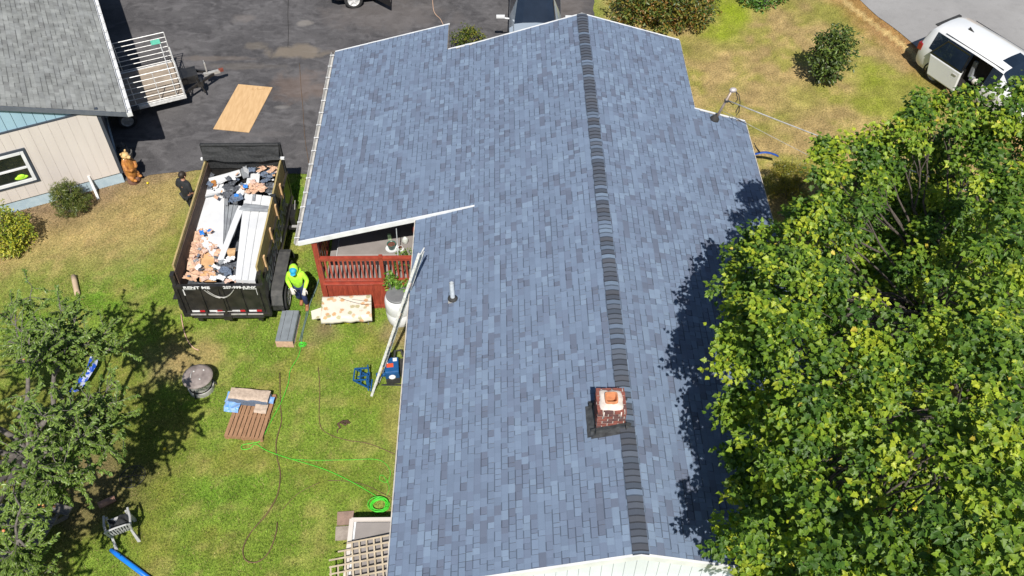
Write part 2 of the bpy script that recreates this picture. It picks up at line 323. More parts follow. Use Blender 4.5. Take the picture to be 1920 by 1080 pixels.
# driveway
def outline(pts, z): return [tuple(W(u, v, 0).xy) for u, v in pts]
def asphalt(name, c1, c2, stain):
    m = bpy.data.materials.new(name); m.use_nodes = True; n = m.node_tree.nodes; l = m.node_tree.links; b = n['Principled BSDF']; b.inputs['Roughness'].default_value = .85
    b.inputs['Specular IOR Level'].default_value = .3
    tc = n.new('ShaderNodeTexCoord')
    def nz(s, d=6, dist=0, st=None):
        t = n.new('ShaderNodeTexNoise'); t.inputs['Scale'].default_value = s; t.inputs['Detail'].default_value = d; t.inputs['Distortion'].default_value = dist
        if st: mp = n.new('ShaderNodeMapping'); mp.inputs['Scale'].default_value = st; mp.inputs['Rotation'].default_value = (0, 0, .35); l.new(tc.outputs['Object'], mp.inputs[0]); l.new(mp.outputs[0], t.inputs[0])
        else: l.new(tc.outputs['Object'], t.inputs[0])
        return t.outputs[0]
    def rng(o, a, c, x=0, y=1):
        r = n.new('ShaderNodeMapRange'); r.inputs[1].default_value = a; r.inputs[2].default_value = c; r.inputs[3].default_value = x; r.inputs[4].default_value = y; l.new(o, r.inputs[0]); return r.outputs[0]
    def mixc(f, a, c):
        x = n.new('ShaderNodeMix'); x.data_type = 'RGBA'; l.new(f, x.inputs[0])
        for k, q in ((6, a), (7, c)):
            if isinstance(q, tuple): x.inputs[k].default_value = (*q, 1)
            else: l.new(q, x.inputs[k])
        return x.outputs[2]
    base = mixc(rng(nz(.5, 8, .6), .38, .64), c1, c2)
    base = mixc(rng(nz(1.6, 9, 1.6, (.8, 1.5, 1)), .48, .75, 0, .55 if stain else .12), base, tuple(x*(1.7 if stain else 1.1) for x in c2))
    base = mixc(rng(nz(55, 3), .5, .75, 0, .5), base, tuple(x*(2.1 if stain else 1.35) for x in c2)); base = mixc(rng(nz(3.2, 9, .3), .52, .7, 0, .5 if stain else .15), base, tuple(x*.55 for x in c1))
    if stain: 
        for (px, py, rx, ry, cst, s) in stain:
            mp = n.new('ShaderNodeMapping'); mp.vector_type = 'POINT'; l.new(tc.outputs['Object'], mp.inputs[0]); mp.inputs['Location'].default_value = (-px/rx, -py/ry, 0); mp.inputs['Scale'].default_value = (1/rx, 1/ry, 0)
            ln = n.new('ShaderNodeVectorMath'); ln.operation = 'LENGTH'; l.new(mp.outputs[0], ln.inputs[0])
            ad = n.new('ShaderNodeMath'); ad.operation = 'MULTIPLY_ADD'; l.new(nz(1.8, 8, .5), ad.inputs[0]); ad.inputs[1].default_value = 1.9; l.new(ln.outputs[1], ad.inputs[2])
            base = mixc(rng(ad.outputs[0], 1.5, 2.1, s, 0), base, cst)
    l.new(base, b.inputs['Base Color'])
    bp = n.new('ShaderNodeBump'); bp.inputs['Strength'].default_value = .4; bp.inputs['Distance'].default_value = .01; l.new(nz(120, 2), bp.inputs['Height']); l.new(bp.outputs[0], b.inputs['Normal'])
    return m
st = []
for u, v, rx, ry, c, s in ((560, 98, 1.05, .45, (.22, .18, .135), .8), (478, 88, .5, .25, (.17, .145, .115), .6), (560, 165, 1.0, .9, (.17, .12, .095), .6), (460, 126, 1.3, .22, (.15, .13, .11), .45), (400, 110, 1.6, .16, (.16, .13, .11), .6), (572, 44, .35, .2, (.24, .22, .2), .8), (455, 36, .5, .3, (.17, .15, .14), .6), (720, 30, 2.5, 1.1, (.12, .105, .10), .6), (1060, 15, 1.2, .8, (.13, .11, .10), .6), (527, 202, .3, .1, (.2, .19, .18), .7), (500, 252, .9, .15, (.13, .12, .12), .6)):
    p = W(u, v); st.append((p.x, p.y, rx, ry, c, s*.7))
am = asphalt('driveway_asphalt', (.052, .050, .053), (.092, .088, .091), st)
dp = [tuple(W(u, v).xy) for u, v in ((228, 342), (300, 326), (380, 320), (470, 326), (560, 326), (620, 330))]+[(-4.0, 22.2), (-2.0, 25.5), (2.2, 26.2), (3.1, 28.4)]+[tuple(W(1112, 12).xy), tuple(W(1125, -40).xy), (5.5, 48), (-34, 48), (-34, 36), tuple(W(0, 60).xy)]
rng_ = random.Random(3); dq = []
for k in range(len(dp)):
    a = Vector(dp[k]); b = Vector(dp[(k+1) % len(dp)]); N = max(1, int((b-a).length/.25)) if (b-a).length < 8 else 1
    for t in range(N):
        q = a.lerp(b, t/N); dq.append((q.x+rng_.uniform(-.03, .03), q.y+rng_.uniform(-.035, .035)) if N > 1 else tuple(q))
mb = MB(); mb.add([(x, y, .022) for x, y in dq], [tuple(range(len(dq)))]); drv = mb.build('driveway', am, origin=(0, 0, 0)); tag(drv, kind='structure')
rm = asphalt('road_asphalt', (.235, .23, .228), (.275, .27, .268), None)
e0, e1 = W(1610, 0), W(1720, 90); d = (e0-e1).normalized(); nrm = Vector((-d.y, d.x, 0)); nrm = nrm if nrm.x > 0 else -nrm
a0 = e1-d*45; a1 = e0+d*60; N = 200; rp = []
for t in range(N+1):
    q = a0.lerp(a1, t/N)+nrm*(.10*mnoise.noise(Vector((t*.35, 0, 0)))+.05*mnoise.noise(Vector((t*1.4, 4, 0)))); rp.append((q.x, q.y, .022))
rp += [tuple((a1+nrm*7).xy)+(.022,), tuple((a0+nrm*7).xy)+(.022,)]
mb = MB(); mb.add(rp, [tuple(range(len(rp)))]); tag(mb.build('road', rm, origin=(0, 0, 0)), kind='structure')
# sand washed along the road edge
def inpoly(px, py, poly):
    x = np.asarray(px); y = np.asarray(py); c = np.zeros(x.shape, bool); n = len(poly)
    for i in range(n):
        x1, y1 = poly[i][:2]; x2, y2 = poly[(i+1) % n][:2]
        if y1 == y2: continue
        c ^= ((y1 > y) != (y2 > y)) & (x < (x2-x1)*(y-y1)/(y2-y1)+x1)
    return c
def blades(n, xr, yr, name, hmul=1.0):
    x = RNG.uniform(*xr, n); y = RNG.uniform(*yr, n)
    keep = ~inpoly(x, y, dp) & ~inpoly(x, y, rp)
    hx = x*math.cos(PSI)+y*math.sin(PSI); hy = -x*math.sin(PSI)+y*math.cos(PSI)
    keep &= ~((hx > -1.9) & (hx < 5) & (hy < 23.4) & (hy > 7.3)) & ~((hx > -4.9) & (hx < -1) & (hy > 16.8) & (hy < 25))
    x = x[keep]; y = y[keep]; n = len(x)
    c = ground_col(x, y); lush = np.clip((c[:, 1]/c[:, 0]-.8), .15, 1.2)
    h = RNG.uniform(.03, .075, n)*(.5+.6*lush)*hmul; w = RNG.uniform(.005, .012, n); a = RNG.uniform(0, 2*np.pi, n)
    lx = RNG.normal(0, .45, n)*h; ly = RNG.normal(0, .45, n)*h
    V = np.zeros((n, 3, 3)); V[:, 0] = np.stack([x-np.cos(a)*w, y-np.sin(a)*w, 0*x], 1); V[:, 1] = np.stack([x+np.cos(a)*w, y+np.sin(a)*w, 0*x], 1); V[:, 2] = np.stack([x+lx, y+ly, h], 1)
    c = c*RNG.uniform(.55, 1.75, (n, 1)); yel = RNG.random(n) < .22; c[yel] = c[yel]*.5+TAN*.65
    o = npmesh(name, V, [(0, 1, 2)], 3, M['blade'], cols=c, origin=(0, 0, 0)); return o
tag(blades(230000, (-15, -2), (7, 23), 'grass'), 'short green and yellowing lawn grass of the back yard', 'grass', kind='stuff')
tag(blades(120000, (3, 17), (15, 35), 'dry_grass'), 'dry tan lawn grass between the blue roof and the road', 'grass', kind='stuff')

# ------------------------------------------------------------------ house
zR, AR, SL = 4.80, 2.28, .31; ZE = lambda a: zR-SL*abs(a-AR)
B0, B1 = 7.19, 23.6; AL = -2.18; AR1, AR2 = 5.17, 6.62; BX = 20.4
WJ = -.71; WE = -5.18; zWE = 2.68; WB = 16.73; zWJ = ZE(WJ); WS = (zWJ-zWE)/(WJ-WE)
house = empty('house', HM @ Vector((1.5, 15, 0)), PSI, 'house with a new blue shingle roof and brick chimney, filling the middle of the yard', 'house')
PAL = [((.160, .212, .300), 7), ((.150, .197, .280), 6), ((.138, .176, .252), 4), ((.122, .148, .208), 1.8), ((.182, .242, .334), 2)]
PC = np.array([p[0] for p in PAL]); PW = np.array([float(p[1]) for p in PAL]); PW /= PW.sum()
def shingles(name, origin, sdir, tdir, ndir, smax, tmax, m, parent, e=.1365, wmin=.085, wmax=.20, pal=(PC, PW), clip=None, frame=HM, thick=.0055):
    """courses climb along sdir from the eave, tabs run along tdir"""
    O = Vector(origin); S = Vector(sdir).normalized(); T = Vector(tdir).normalized(); Nn = Vector(ndir).normalized()
    Vs = []; Cs = []; Ts = []; nc = int(math.ceil(smax/e)); rs = random.Random(hash(name) % 999 if False else len(name)*7+int(smax*10))
    for i in range(nc):
        s0 = i*e; s1 = min((i+1)*e, smax)+.004; t = -rs.uniform(0, .15); ci = rs.choices(range(len(pal[0])), pal[1])[0]
        while t < tmax:
            w = rs.uniform(wmin, wmax); a = max(t, 0); b = min(t+w, tmax); t += w
            if b-a < .01: continue
            # colour drifts from neighbour to neighbour: laminated strips print several tabs alike
            if rs.random() < .62: ci = rs.choices(range(len(pal[0])), pal[1])[0]
            if clip and not clip((s0+s1)/2, (a+b)/2): continue
            tab = rs.random() < .5; h0 = thick*(1.75 if tab else 1.0); h1 = .001+(.75*thick if tab else 0)
            g = .0 if not tab else .004
            Vs.append([(s0, a+g, h0), (s0, b-g, h0), (s1, b-g, h1), (s1, a+g, h1), (s0, a+g, -.004), (s0, b-g, -.004), (s0+.020, b-g, h0-.0003+.0002), (s0+.020, a+g, h0-.0001)]); Ts.append(tab)
            k = rs.uniform(.93, 1.07); Cs.append([x*k for x in pal[0][ci]])
    V = np.array(Vs); C = np.array(Cs)
    # vertices: 0,1 butt top; 6,7 end of the printed band, with painted tab shadow; 2,3 head; 4,5 butt foot
    B = np.array([list(O), list(S), list(T), list(Nn)])
    P = B[0]+V[..., 0:1]*B[1]+V[..., 1:2]*B[2]+V[..., 2:3]*B[3]
    Fm = np.array(frame.to_3x3()); P = P @ Fm.T+np.array(frame.translation)
    tb = np.array(Ts)[:, None]; bnd = np.where(tb, C*.52, C*.93); cols = np.stack([bnd, C, np.where(tb, C*.3, C*.6), C*.72, C*.72], 1)  # raised tabs get a darker band and butt: their shadow line in the tint
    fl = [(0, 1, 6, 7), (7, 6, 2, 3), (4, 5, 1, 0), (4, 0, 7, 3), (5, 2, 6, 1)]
    # orientation check so normals point out
    if S.cross(T).dot(Nn) > 0: fl = [tuple(reversed(f)) for f in fl]
    return npmesh(name, P, fl, 8, m, parent, cols=cols)
up = lambda s: Vector(s).normalized()
sl = Vector((1, 0, SL)).normalized(); nl = Vector((-SL, 0, 1)).normalized(); srr = Vector((-1, 0, SL)).normalized(); nrr = Vector((SL, 0, 1)).normalized()
LL = (AR-AL)/sl.x; LR = (AR2-AR)/sl.x
# left slope: below the junction only in front of the wing
lj = (WJ-AL)/sl.x
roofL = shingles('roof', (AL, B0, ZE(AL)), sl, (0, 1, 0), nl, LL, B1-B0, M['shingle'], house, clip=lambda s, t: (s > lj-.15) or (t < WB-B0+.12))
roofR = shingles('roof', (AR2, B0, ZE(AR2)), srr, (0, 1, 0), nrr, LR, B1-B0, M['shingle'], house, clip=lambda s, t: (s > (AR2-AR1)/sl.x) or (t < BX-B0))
ws = Vector((1, 0, WS)).normalized(); nw = Vector((-WS, 0, 1)).normalized(); LW = (WJ-WE)/ws.x
WB1 = None
def onplane(u, v, P, n):
    r = ray(u, v); P = HM @ Vector(P); n = HM.to_3x3() @ Vector(n); c = Vector((0, 0, H)); return HM.inverted() @ (c+r*((P-c).dot(n)/r.dot(n)))
q1 = onplane(628, 95, (WE, 0, zWE), nw); q2 = onplane(843, 48, (WE, 0, zWE), nw); q3 = onplane(560, 452, (WE, 0, zWE), nw); q4 = onplane(840, 92, (WE, 0, zWE), nw)
print('wing', q1, q2, q3, q4)
WB1 = (q1.y+q2.y)/2; WK = q2.x
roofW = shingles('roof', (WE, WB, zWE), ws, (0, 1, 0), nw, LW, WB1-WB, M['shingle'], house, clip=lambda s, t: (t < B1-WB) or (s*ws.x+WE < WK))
# deck under the shingles (solid slab), eaves, rakes
mb = MB(HM)
def slab(pts, th=.14, dz=-.006):
    n = len(pts); mb.add([(x, y, z+dz) for x, y, z in pts]+[(x, y, z+dz-th) for x, y, z in pts], [tuple(range(n)), tuple(range(2*n-1, n-1, -1))]+[(i, n+i, n+(i+1) % n, (i+1) % n) for i in range(n)])
slab([(AL+.01, B0+.01, ZE(AL)), (AR, B0+.01, zR), (AR, B1-.01, zR), (WJ, B1-.01, zWJ), (WJ, WB+.02, zWJ), (AL+.01, WB+.02, ZE(AL))])
slab([(AR, B0+.01, zR), (AR2-.01, B0+.01, ZE(AR2)), (AR2-.01, BX-.01, ZE(AR2)), (AR1, BX-.01, ZE(AR1)), (AR1, B1-.01, ZE(AR1)), (AR, B1-.01, zR)])
zw = lambda a: zWE+WS*(a-WE)
slab([(WE+.01, WB+.01, zWE), (WJ, WB+.01, zWJ), (WJ, B1-.02, zWJ), (WK, B1-.02, zw(WK)), (WK, WB1-.01, zw(WK)), (WE+.01, WB1-.01, zWE)], .12)
mb.build('roof_deck', M['oldwood'], house)
mb = MB(HM)   # white rake boards and drip edges
def rake(p, q, off=-.022, h=.15, w=.045):
    p, q = Vector(p), Vector(q); mb.hexa([p+Vector((0, off, -h)), q+Vector((0, off, -h)), q+Vector((0, off+w, -h)), p+Vector((0, off+w, -h)), p+Vector((0, off, .012)), q+Vector((0, off, .012)), q+Vector((0, off+w, .012)), p+Vector((0, off+w, .012))])
rake((AL-.03, B0-.02, ZE(AL)-.009), (AR, B0-.02, zR)); rake((AR, B0-.02, zR), (AR2+.03, B0-.02, ZE(AR2)-.009))
mb.build('rake_trim', M['white_trim'], house)
mb = MB(HM); rake((WE-.03, WB-.02, zWE-.009), (WJ, WB-.02, zWJ+.012), h=.12); mb.build('rake_trim', M['white_trim'], house)
for segs in ((((WE, WB1+.02, zWE), (WK, WB1+.02, zw(WK))),), (((WK, B1+.02, zw(WK)), (WJ, B1+.02, zWJ)), ((WJ, B1+.02, zWJ), (AR, B1+.02, zR)), ((AR, B1+.02, zR), (AR1, B1+.02, ZE(AR1)))), (((AR1, BX+.02, ZE(AR1)), (AR2, BX+.02, ZE(AR2))),)):
    mb = MB(HM)
    for a_, b_ in segs: rake(a_, b_)
    mb.build('rake_trim', M['white_trim'], house)
dm_ = mat('drip_edge', (.50, .47, .42), (.4, .37, .33), .6, scale=8)
def eave(a, b0, b1, z, s=-1):
    mb = MB(HM); mb.box((a+s*.012, (b0+b1)/2, z-.03), (.028, b1-b0, .05)); mb.build('drip_edge', dm_, house)
eave(AL, B0, WB-.02, ZE(AL)); eave(AR2, B0, BX, ZE(AR2), 1); eave(AR1, BX, B1, ZE(AR1), 1)
# wing gutter with its hangers
mb = MB(HM); g = [(-.02, -.02), (-.02, -.11), (-.10, -.12), (-.135, -.03), (-.125, -.03), (-.095, -.105), (-.03, -.1), (-.03, -.02)]
mb.loft([[(WE+x, b, zWE+z) for x, z in g] for b in (WB-.03, WB1+.03)])
gut = mb.build('gutter', mat('gutter_paint', (.50, .49, .47), (.38, .37, .35), .5, scale=5), house)
mb = MB(HM)
for k in range(15):
    b = WB+.15+k*(WB1-WB-.3)/14; mb = MB(HM); mb.box((WE-.072, b, zWE-.018), (.13, .022, .008)); mb.box((WE-.137, b, zWE-.026), (.010, .04, .03)); mb.build('gutter_hanger', M['white_trim'], gut)
# ridge caps
mb = MB(HM); rs = random.Random(5); b = B1+.02; k = 0; caps = []
while b > B0-.0:
    e = .131; hw = .142; b0 = max(b-e-.012, B0-.02); dz0 = .030; dz1 = .016
    if k == 0 or rs.random() < .82: cc_ = rs.choice([(.078, .096, .128), (.085, .098, .125), (.10, .118, .152), (.084, .092, .112), (.072, .085, .112)])
    else: cc_ = rs.choice([(.14, .185, .26), (.13, .17, .235), (.165, .22, .30)])
    c = col(cc_, .1)
    if not (9.42 < b < 10.35 and False):
        xs = [-hw, -hw*.55, -hw*.2, 0, hw*.2, hw*.55, hw]
        def zz(x): return zR-SL*(math.sqrt(x*x+.003))+.012
        top0 = [(AR+x, b0, zz(x)+dz0) for x in xs]; top1 = [(AR+x, b, zz(x)+dz1) for x in xs]; bot = [(AR+x, b0, zz(x)-.006) for x in xs]
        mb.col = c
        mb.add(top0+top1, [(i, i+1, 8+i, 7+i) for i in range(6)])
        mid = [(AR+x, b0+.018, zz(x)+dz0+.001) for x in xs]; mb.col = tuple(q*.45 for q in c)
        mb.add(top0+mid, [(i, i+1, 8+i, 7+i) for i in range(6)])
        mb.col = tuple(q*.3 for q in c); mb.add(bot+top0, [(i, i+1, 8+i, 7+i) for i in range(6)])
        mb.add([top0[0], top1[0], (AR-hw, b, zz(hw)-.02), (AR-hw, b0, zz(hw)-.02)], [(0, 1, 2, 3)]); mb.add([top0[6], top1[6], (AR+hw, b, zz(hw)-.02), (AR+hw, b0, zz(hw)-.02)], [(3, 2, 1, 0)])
    b -= e; k += 1
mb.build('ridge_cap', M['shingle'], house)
# walls
mb = MB(HM)
def wallbox(a0, a1, b0, b1, z1, z0=0): mb.box(((a0+a1)/2, (b0+b1)/2, (z0+z1)/2), (a1-a0, b1-b0, z1-z0))
wallbox(-1.85, 4.95, B0+.24, B1-.25, 3.25)
ww = MB(HM); mb.build('wall', M['white_wall'], house)
gw = MB(HM); yb = B0+.10   # near gable, vertical boards
x = AL+.25; k = 0
while x < 6.2:
    x2 = min(x+.20, 6.2); 
    gw.hexa([(x+.003, yb, .6), (x2-.003, yb, .6), (x2-.003, yb+.12, .6), (x+.003, yb+.12, .6), (x+.003, yb, ZE(x)-.15), (x2-.003, yb, ZE(x2)-.15), (x2-.003, yb+.12, ZE(x2)-.15), (x+.003, yb+.12, ZE(x)-.15)]); x = x2
gw.hexa([(AL+.25, yb+.02, .6), (6.2, yb+.02, .6), (6.2, yb+.11, .6), (AL+.25, yb+.11, .6), (AL+.25, yb+.02, ZE(AL+.25)-.3), (6.2, yb+.02, ZE(6.2)-.3), (6.2, yb+.11, ZE(6.2)-.3), (AL+.25, yb+.11, ZE(AL+.25)-.3)])
gw.build('gable_wall', M['white_wall'], house)
mb = MB(HM); mb.box((2.2, B0+.05, 3.60), (7.6, .08, .07)); mb.build('trim_board', mat('grey_trim', (.3, .33, .37), (.26, .29, .33), .6), house)
# wing: rear room, porch
mb = MB(HM); wallbox(-4.75, -1.87, 19.2, WB1-.2, 2.55, 0); mb.build('wing_wall', M['brownwall'], house)
ZF = 1.05
mb = MB(HM); mb.box((-3.3, 18.0, ZF-.05), (2.9, 2.4, .1)); mb.build('porch_floor', M['deckgrey'], house)
mb = MB(HM); mb.box((-3.2, 18.15, ZF+.22), (2.55, 1.55, .40)); spa = mb.build('spa_cover', M['deckgrey'], house, bevel=.03)
mb = MB(HM); mb.box((-3.2, 17.36, ZF+.26), (2.56, .035, .10)); mb.box((-4.49, 18.15, ZF+.26), (.03, 1.56, .1)); mb.build('spa_edge', M['white_trim'], spa)
mb = MB(HM)   # skirt of vertical boards
x = -4.74
while x < -2.15: mb.box((x+.068, 16.80, .5), (.128, .04, 1.0)); x += .135
mb.box((-3.45, 16.815, .5), (2.6, .03, .98)); mb.box((-3.45, 16.775, .06), (2.6, .03, .12))
mb.build('porch_skirt', M['redwood'], house)
mb = MB(HM)
for c_, s_ in (((-4.83, 16.83, 1.28), (.14, .14, 2.56)), ((-3.2, 16.8, 1.55), (.10, .10, 1.0)), ((-2.22, 16.83, 1.5), (.12, .12, 3.0)), ((-4.83, 19.1, 1.28), (.14, .14, 2.56))):
    mb = MB(HM); mb.box(c_, s_); mb.build('porch_post', M['redwood'], house)
mb = MB(HM); mb.box((-3.5, 16.8, 1.98), (2.6, .10, .045)); mb.box((-3.5, 16.8, 1.92), (2.6, .045, .08)); mb.box((-3.5, 16.8, 1.13), (2.6, .06, .07)); mb.box((-3.5, 16.765, 1.03), (2.62, .10, .04))
mb.box((-4.83, 18, 1.98), (.10, 2.2, .045)); mb.box((-4.83, 18, 1.13), (.05, 2.2, .07)); rail = mb.build('railing', M['redgloss'], house)
for k in range(21):
    a = -4.66+k*.117
    if abs(a+3.2) < .07: continue
    mb = MB(HM); mb.box((a, 16.8, 1.53), (.045, .04, .76)); mb.build('baluster', M['redgloss'], rail)
for k in range(8):
    mb = MB(HM); mb.box((-4.83, 17.05+k*.24, 1.53), (.04, .045, .76)); mb.build('baluster', M['redgloss'], rail)
mb = MB(HM); mb.tube([(-2.72, 16.95, 2.9), (-2.75, 17.0, 2.3), (-2.78, 16.9, 1.6)], .012, 6); mb.build('hanging_cord', M['pvc'], house)
# vent pipe
P = HM.inverted() @ Vector((0, 0, 0)); vp = onplane(849, 562, (AL, 0, ZE(AL)), nl); print('vent', vp)
mb = MB(HM); mb.tube([vp, vp+Vector((0, 0, .56))], .052, 16, caps=False); mb.tube([vp+Vector((0, 0, .56)), vp+Vector((0, 0, .3))], .043, 16, caps=False)
pipe = mb.build('vent_pipe', M['pvc'], house, smooth=True)
mb = MB(HM); mb.lathe(vp, [(.11, .03), (.115, .05), (.09, .075), (.06, .09), (.053, .10)], 20); mb.build('boot', M['rubber'], pipe, smooth=True)
rotl = Matrix(((sl.x, 0, nl.x), (0, 1, 0), (sl.z, 0, nl.z)))
mb = MB(HM); mb.box(vp+Vector((-.02, 0, .014)), (.17, .20, .012), rotl); mb.build('flashing', M['galv'], pipe)
# rake flashing tip where the wing dies into the main slope is part of rake trim
# ------------------------------------------------------------------ chimney
def chim():
    ca_, cb = 1.86+.10, 10.1
    cpos = onplane(1148, 805, (AL, 0, ZE(1.7)-SL*(1.7-AL)), nl)
    a0, a1 = 1.70, 2.23; b0 = cpos.y+.02; b1 = b0+.54; zt = 5.25
    rz = random.Random(4); mb = MB(HM); mo = MB(HM)
    mo.box(((a0+a1)/2, (b0+b1)/2, (4.2+zt-.44)/2), (a1-a0-.012, b1-b0-.012, zt-.44-4.2))
    for q_ in (((a0+a1)/2, b0+.04), ((a0+a1)/2, b1-.04)): mo.box((q_[0], q_[1], zt-.25), (a1-a0-.012, .07, .48))
    for q_ in ((a0+.04, (b0+b1)/2), (a1-.04, (b0+b1)/2)): mo.box((q_[0], q_[1], zt-.25), (.068, b1-b0-.16, .48))
    z = 4.3; r = 0
    while z < zt-.02:
        off = 0 if r % 2 else .1
        for (ax, l0, l1) in (('f', a0, a1), ('k', a0, a1), ('l', b0+.075, b1-.075), ('r', b0+.075, b1-.075)):
            t = l0-off
            while t < l1-.01:
                s, e = max(t+.009, l0), min(t+.20-.009, l1); t += .20
                if e-s < .02: continue
                c = (s+e)/2; dd = rz.uniform(.0, .004)
                mb.mi = 1 if rz.random() < .3 else 0
                if ax == 'f': mb.box((c, b0+.03-dd, z+.028), (e-s, .07, .055))
                if ax == 'k': mb.box((c, b1-.03+dd, z+.028), (e-s, .07, .055))
                if ax == 'l': mb.box((a0+.03-dd, c, z+.028), (.07, e-s, .055))
                if ax == 'r': mb.box((a1-.03+dd, c, z+.028), (.07, e-s, .055))
        z += .075; r += 1
    ch = mb.build('chimney', [M['brick'], mat('dark_brick', (.13, .06, .055), (.08, .04, .04), .9, scale=14)], house); mo.build('mortar', M['mortar'], ch)
    cx, cy = (a0+a1)/2, (b0+b1)/2; cr = MB(HM); rings = []
    for r0, zz_, ri in ((.222, zt-.005, .04), (.215, zt+.02, .06), (.18, zt+.04, .06), (.115, zt+.055, .04)):
        ring = []
        for k in range(32):
            t = 2*math.pi*k/32; sq = 1/max(abs(math.cos(t)), abs(math.sin(t))); rr = r0*min(sq, 1.27)*(1+.16*mnoise.noise(Vector((math.cos(t)*3, math.sin(t)*3, zz_*5))))
            ring.append((cx+rr*math.cos(t), cy+rr*math.sin(t)*1.0, zz_))
        rings.append(ring)
    cr.loft(rings, caps=False); 
    for (s, t_) in ((-.15, -1), (.17, -1)): cr.box((cx+s, b0-.004, zt-.09), (.022, .012, .20))
    cr.box((a0-.004, cy-.05, zt-.02), (.012, .05, .05)); cr.box((a1+.004, cy-.03, zt-.02), (.012, .05, .05))
    cr.build('crown', M['crown'], ch, smooth=True)
    fl = MB(HM); rr = []
    for hw, zz_ in ((.122, zt+.03), (.122, zt+.105), (.118, zt+.112), (.102, zt+.112), (.096, zt+.105), (.096, zt-.45)):
        ring = []
        for k in range(32):
            t = 2*math.pi*k/32; c, s = math.cos(t), math.sin(t); e = 2/5; ring.append((cx+hw*math.copysign(abs(c)**e, c), cy+hw*math.copysign(abs(s)**e, s), zz_))
        rr.append(ring)
    fl.loft(rr, caps=False); fl.build('flue', M['clay'], ch, smooth=True)
    f = MB(HM)
    # apron, sides and step flashing in dented lead
    def strip(p0, p1, outw, hgt):
        n = 9; p0 = Vector(p0); p1 = Vector(p1); o = Vector(outw); rows = []
        for j, (up_, ou) in enumerate(((hgt, .012), (.03, .018), (.012, .10), (.010, .16))):
            row = []
            for i in range(n+1):
                q = p0.lerp(p1, i/n); zz_ = ZE((q+o*ou).x)
                jt = .012*mnoise.noise(Vector((i*.8, j*2., hgt*9+o.x)))
                row.append((q.x+o.x*(ou+jt), q.y+o.y*(ou+jt), zz_+up_+abs(jt)))
            rows.append(row)
        vs_ = [p for r_ in rows for p in r_]; f.add(vs_, [(j*(n+1)+i, j*(n+1)+i+1, (j+1)*(n+1)+i+1, (j+1)*(n+1)+i) for j in range(3) for i in range(n)])
    strip((a0-.09, b0, 0), (a1+.12, b0, 0), (0, -1, 0), .13); strip((a0, b1+.05, 0), (a0, b0-.12, 0), (-1, 0, 0), .16); strip((a1, b0-.1, 0), (a1, b1+.1, 0), (1, 0, 0), .12); strip((a1+.1, b1, 0), (a0-.1, b1, 0), (0, 1, 0), .15)
    f.build('flashing', M['lead'], ch)
chim()
# ------------------------------------------------------------------ service mast on the right slope
mp_ = onplane(1339, 224, (AR, 0, zR), nrr); print('mast', mp_)
mt = mp_+Vector((.32, .02, .93)); 
def toH(v): return HM.inverted() @ Vector(v)
mb = MB(HM); mb.tube([mp_-Vector((0, 0, .1)), mt], .034, 12); mast = mb.build('service_mast', mat('mast_pipe', (.40, .33, .28), (.28, .22, .19), .5, metal=.4, scale=9), house, smooth=True)
mb = MB(HM); mb.lathe(mp_, [(.13, -.02), (.13, .03), (.09, .08), (.05, .13), (.036, .15)], 16); mb.build('boot', M['rubber'], mast, smooth=True)
mb = MB(HM); mb.blob(mt+Vector((.03, 0, .02)), (.10, .075, .065), 12); mb.build('weatherhead', mat('weatherhead', (.55, .5, .5), (.45, .4, .4), .4, metal=.3), mast, smooth=True)
mid = mp_.lerp(mt, .66)
mb = MB(HM); mb.tube([mt+Vector((.09, 0, 0)), mt+Vector((.2, -.03, -.12)), mt+Vector((.25, -.1, -.3)), mt+Vector((.27, -.12, -.60)), mt+Vector((.23, -.12, -.72)), mt+Vector((.19, -.12, -.60)), mt+Vector((.24, -.1, -.42))], .012, 6); mb.tube([mt+Vector((.1, 0, 0)), mt+Vector((.19, -.05, -.25)), mt+Vector((.1, -.02, -.45)), mid+Vector((.06, 0, 0))], .012, 6); mb.build('drip_loop', M['rubber'], mast, smooth=True)
mb = MB(HM); mb.box(mid+Vector((.02, 0, 0)), (.10, .10, .06)); mb.build('bracket', M['lead'], mast)
# cables run off to a pole beyond the maple
c0 = HM @ (mid+Vector((.07, 0, 0))); c1 = Vector((20, 9.5, 6.0)); rel = W(1500, 226, 4.6)
def cable(name, p0, p1, sag, r, m, lab):
    mb = MB(); mb.tube([p0.lerp(p1, t/24)-Vector((0, 0, sag*4*(t/24)*(1-t/24))) for t in range(25)], r, 6); return tag(mb.build(name, m, smooth=True, origin=p0), lab, 'cable')
cable('power_cable', c0, c1, .35, .016, M['galv'], 'thick twisted grey power cable leaving the roof mast towards the maple')
cable('telephone_cable', HM @ (mp_+Vector((.15, .1, .25))), Vector((19.5, 8.0, 5.0)), .45, .006, M['galv'], 'thin pale telephone wire strung below the power cable')
# ------------------------------------------------------------------ garage
GY = R(24.5); GM = Matrix.Translation(W(233, 342, 0)) @ Matrix.Rotation(GY, 4, 'Z')
garage = empty('garage', GM.translation, GY, 'cream sided garage with grey shingle roof and pale blue gable at the upper left', 'garage')
GL = -9.0; GD = 14
mb = MB(GM); x = -.006
while x > GL: 
    mb.box((x-.128, .0, 1.60), (.256, .06, 2.36)); x -= .262
mb.box((GL/2-.02, .005, 1.60), (-GL-.05, .05, 2.34)); mb.build('wall', M['cream'], garage)
mb = MB(GM); mb.box((-.03, GD/2+.03, 1.5), (.06, GD-.1, 2.55)); mb.box((GL+.03, GD/2, 1.5), (.06, GD-.1, 2.55)); mb.box((GL/2, GD, 1.5), (-GL, .06, 2.55)); mb.build('side_wall', M['slatetrim'], garage)
GE = .80; GZ = 2.50; GSl = .40; gz = lambda x: GZ+GSl*(GE-x) if x > GL/2 else GZ+GSl*(GE-x)-2*GSl*(GL/2-x)
mb = MB(GM); x = -.0
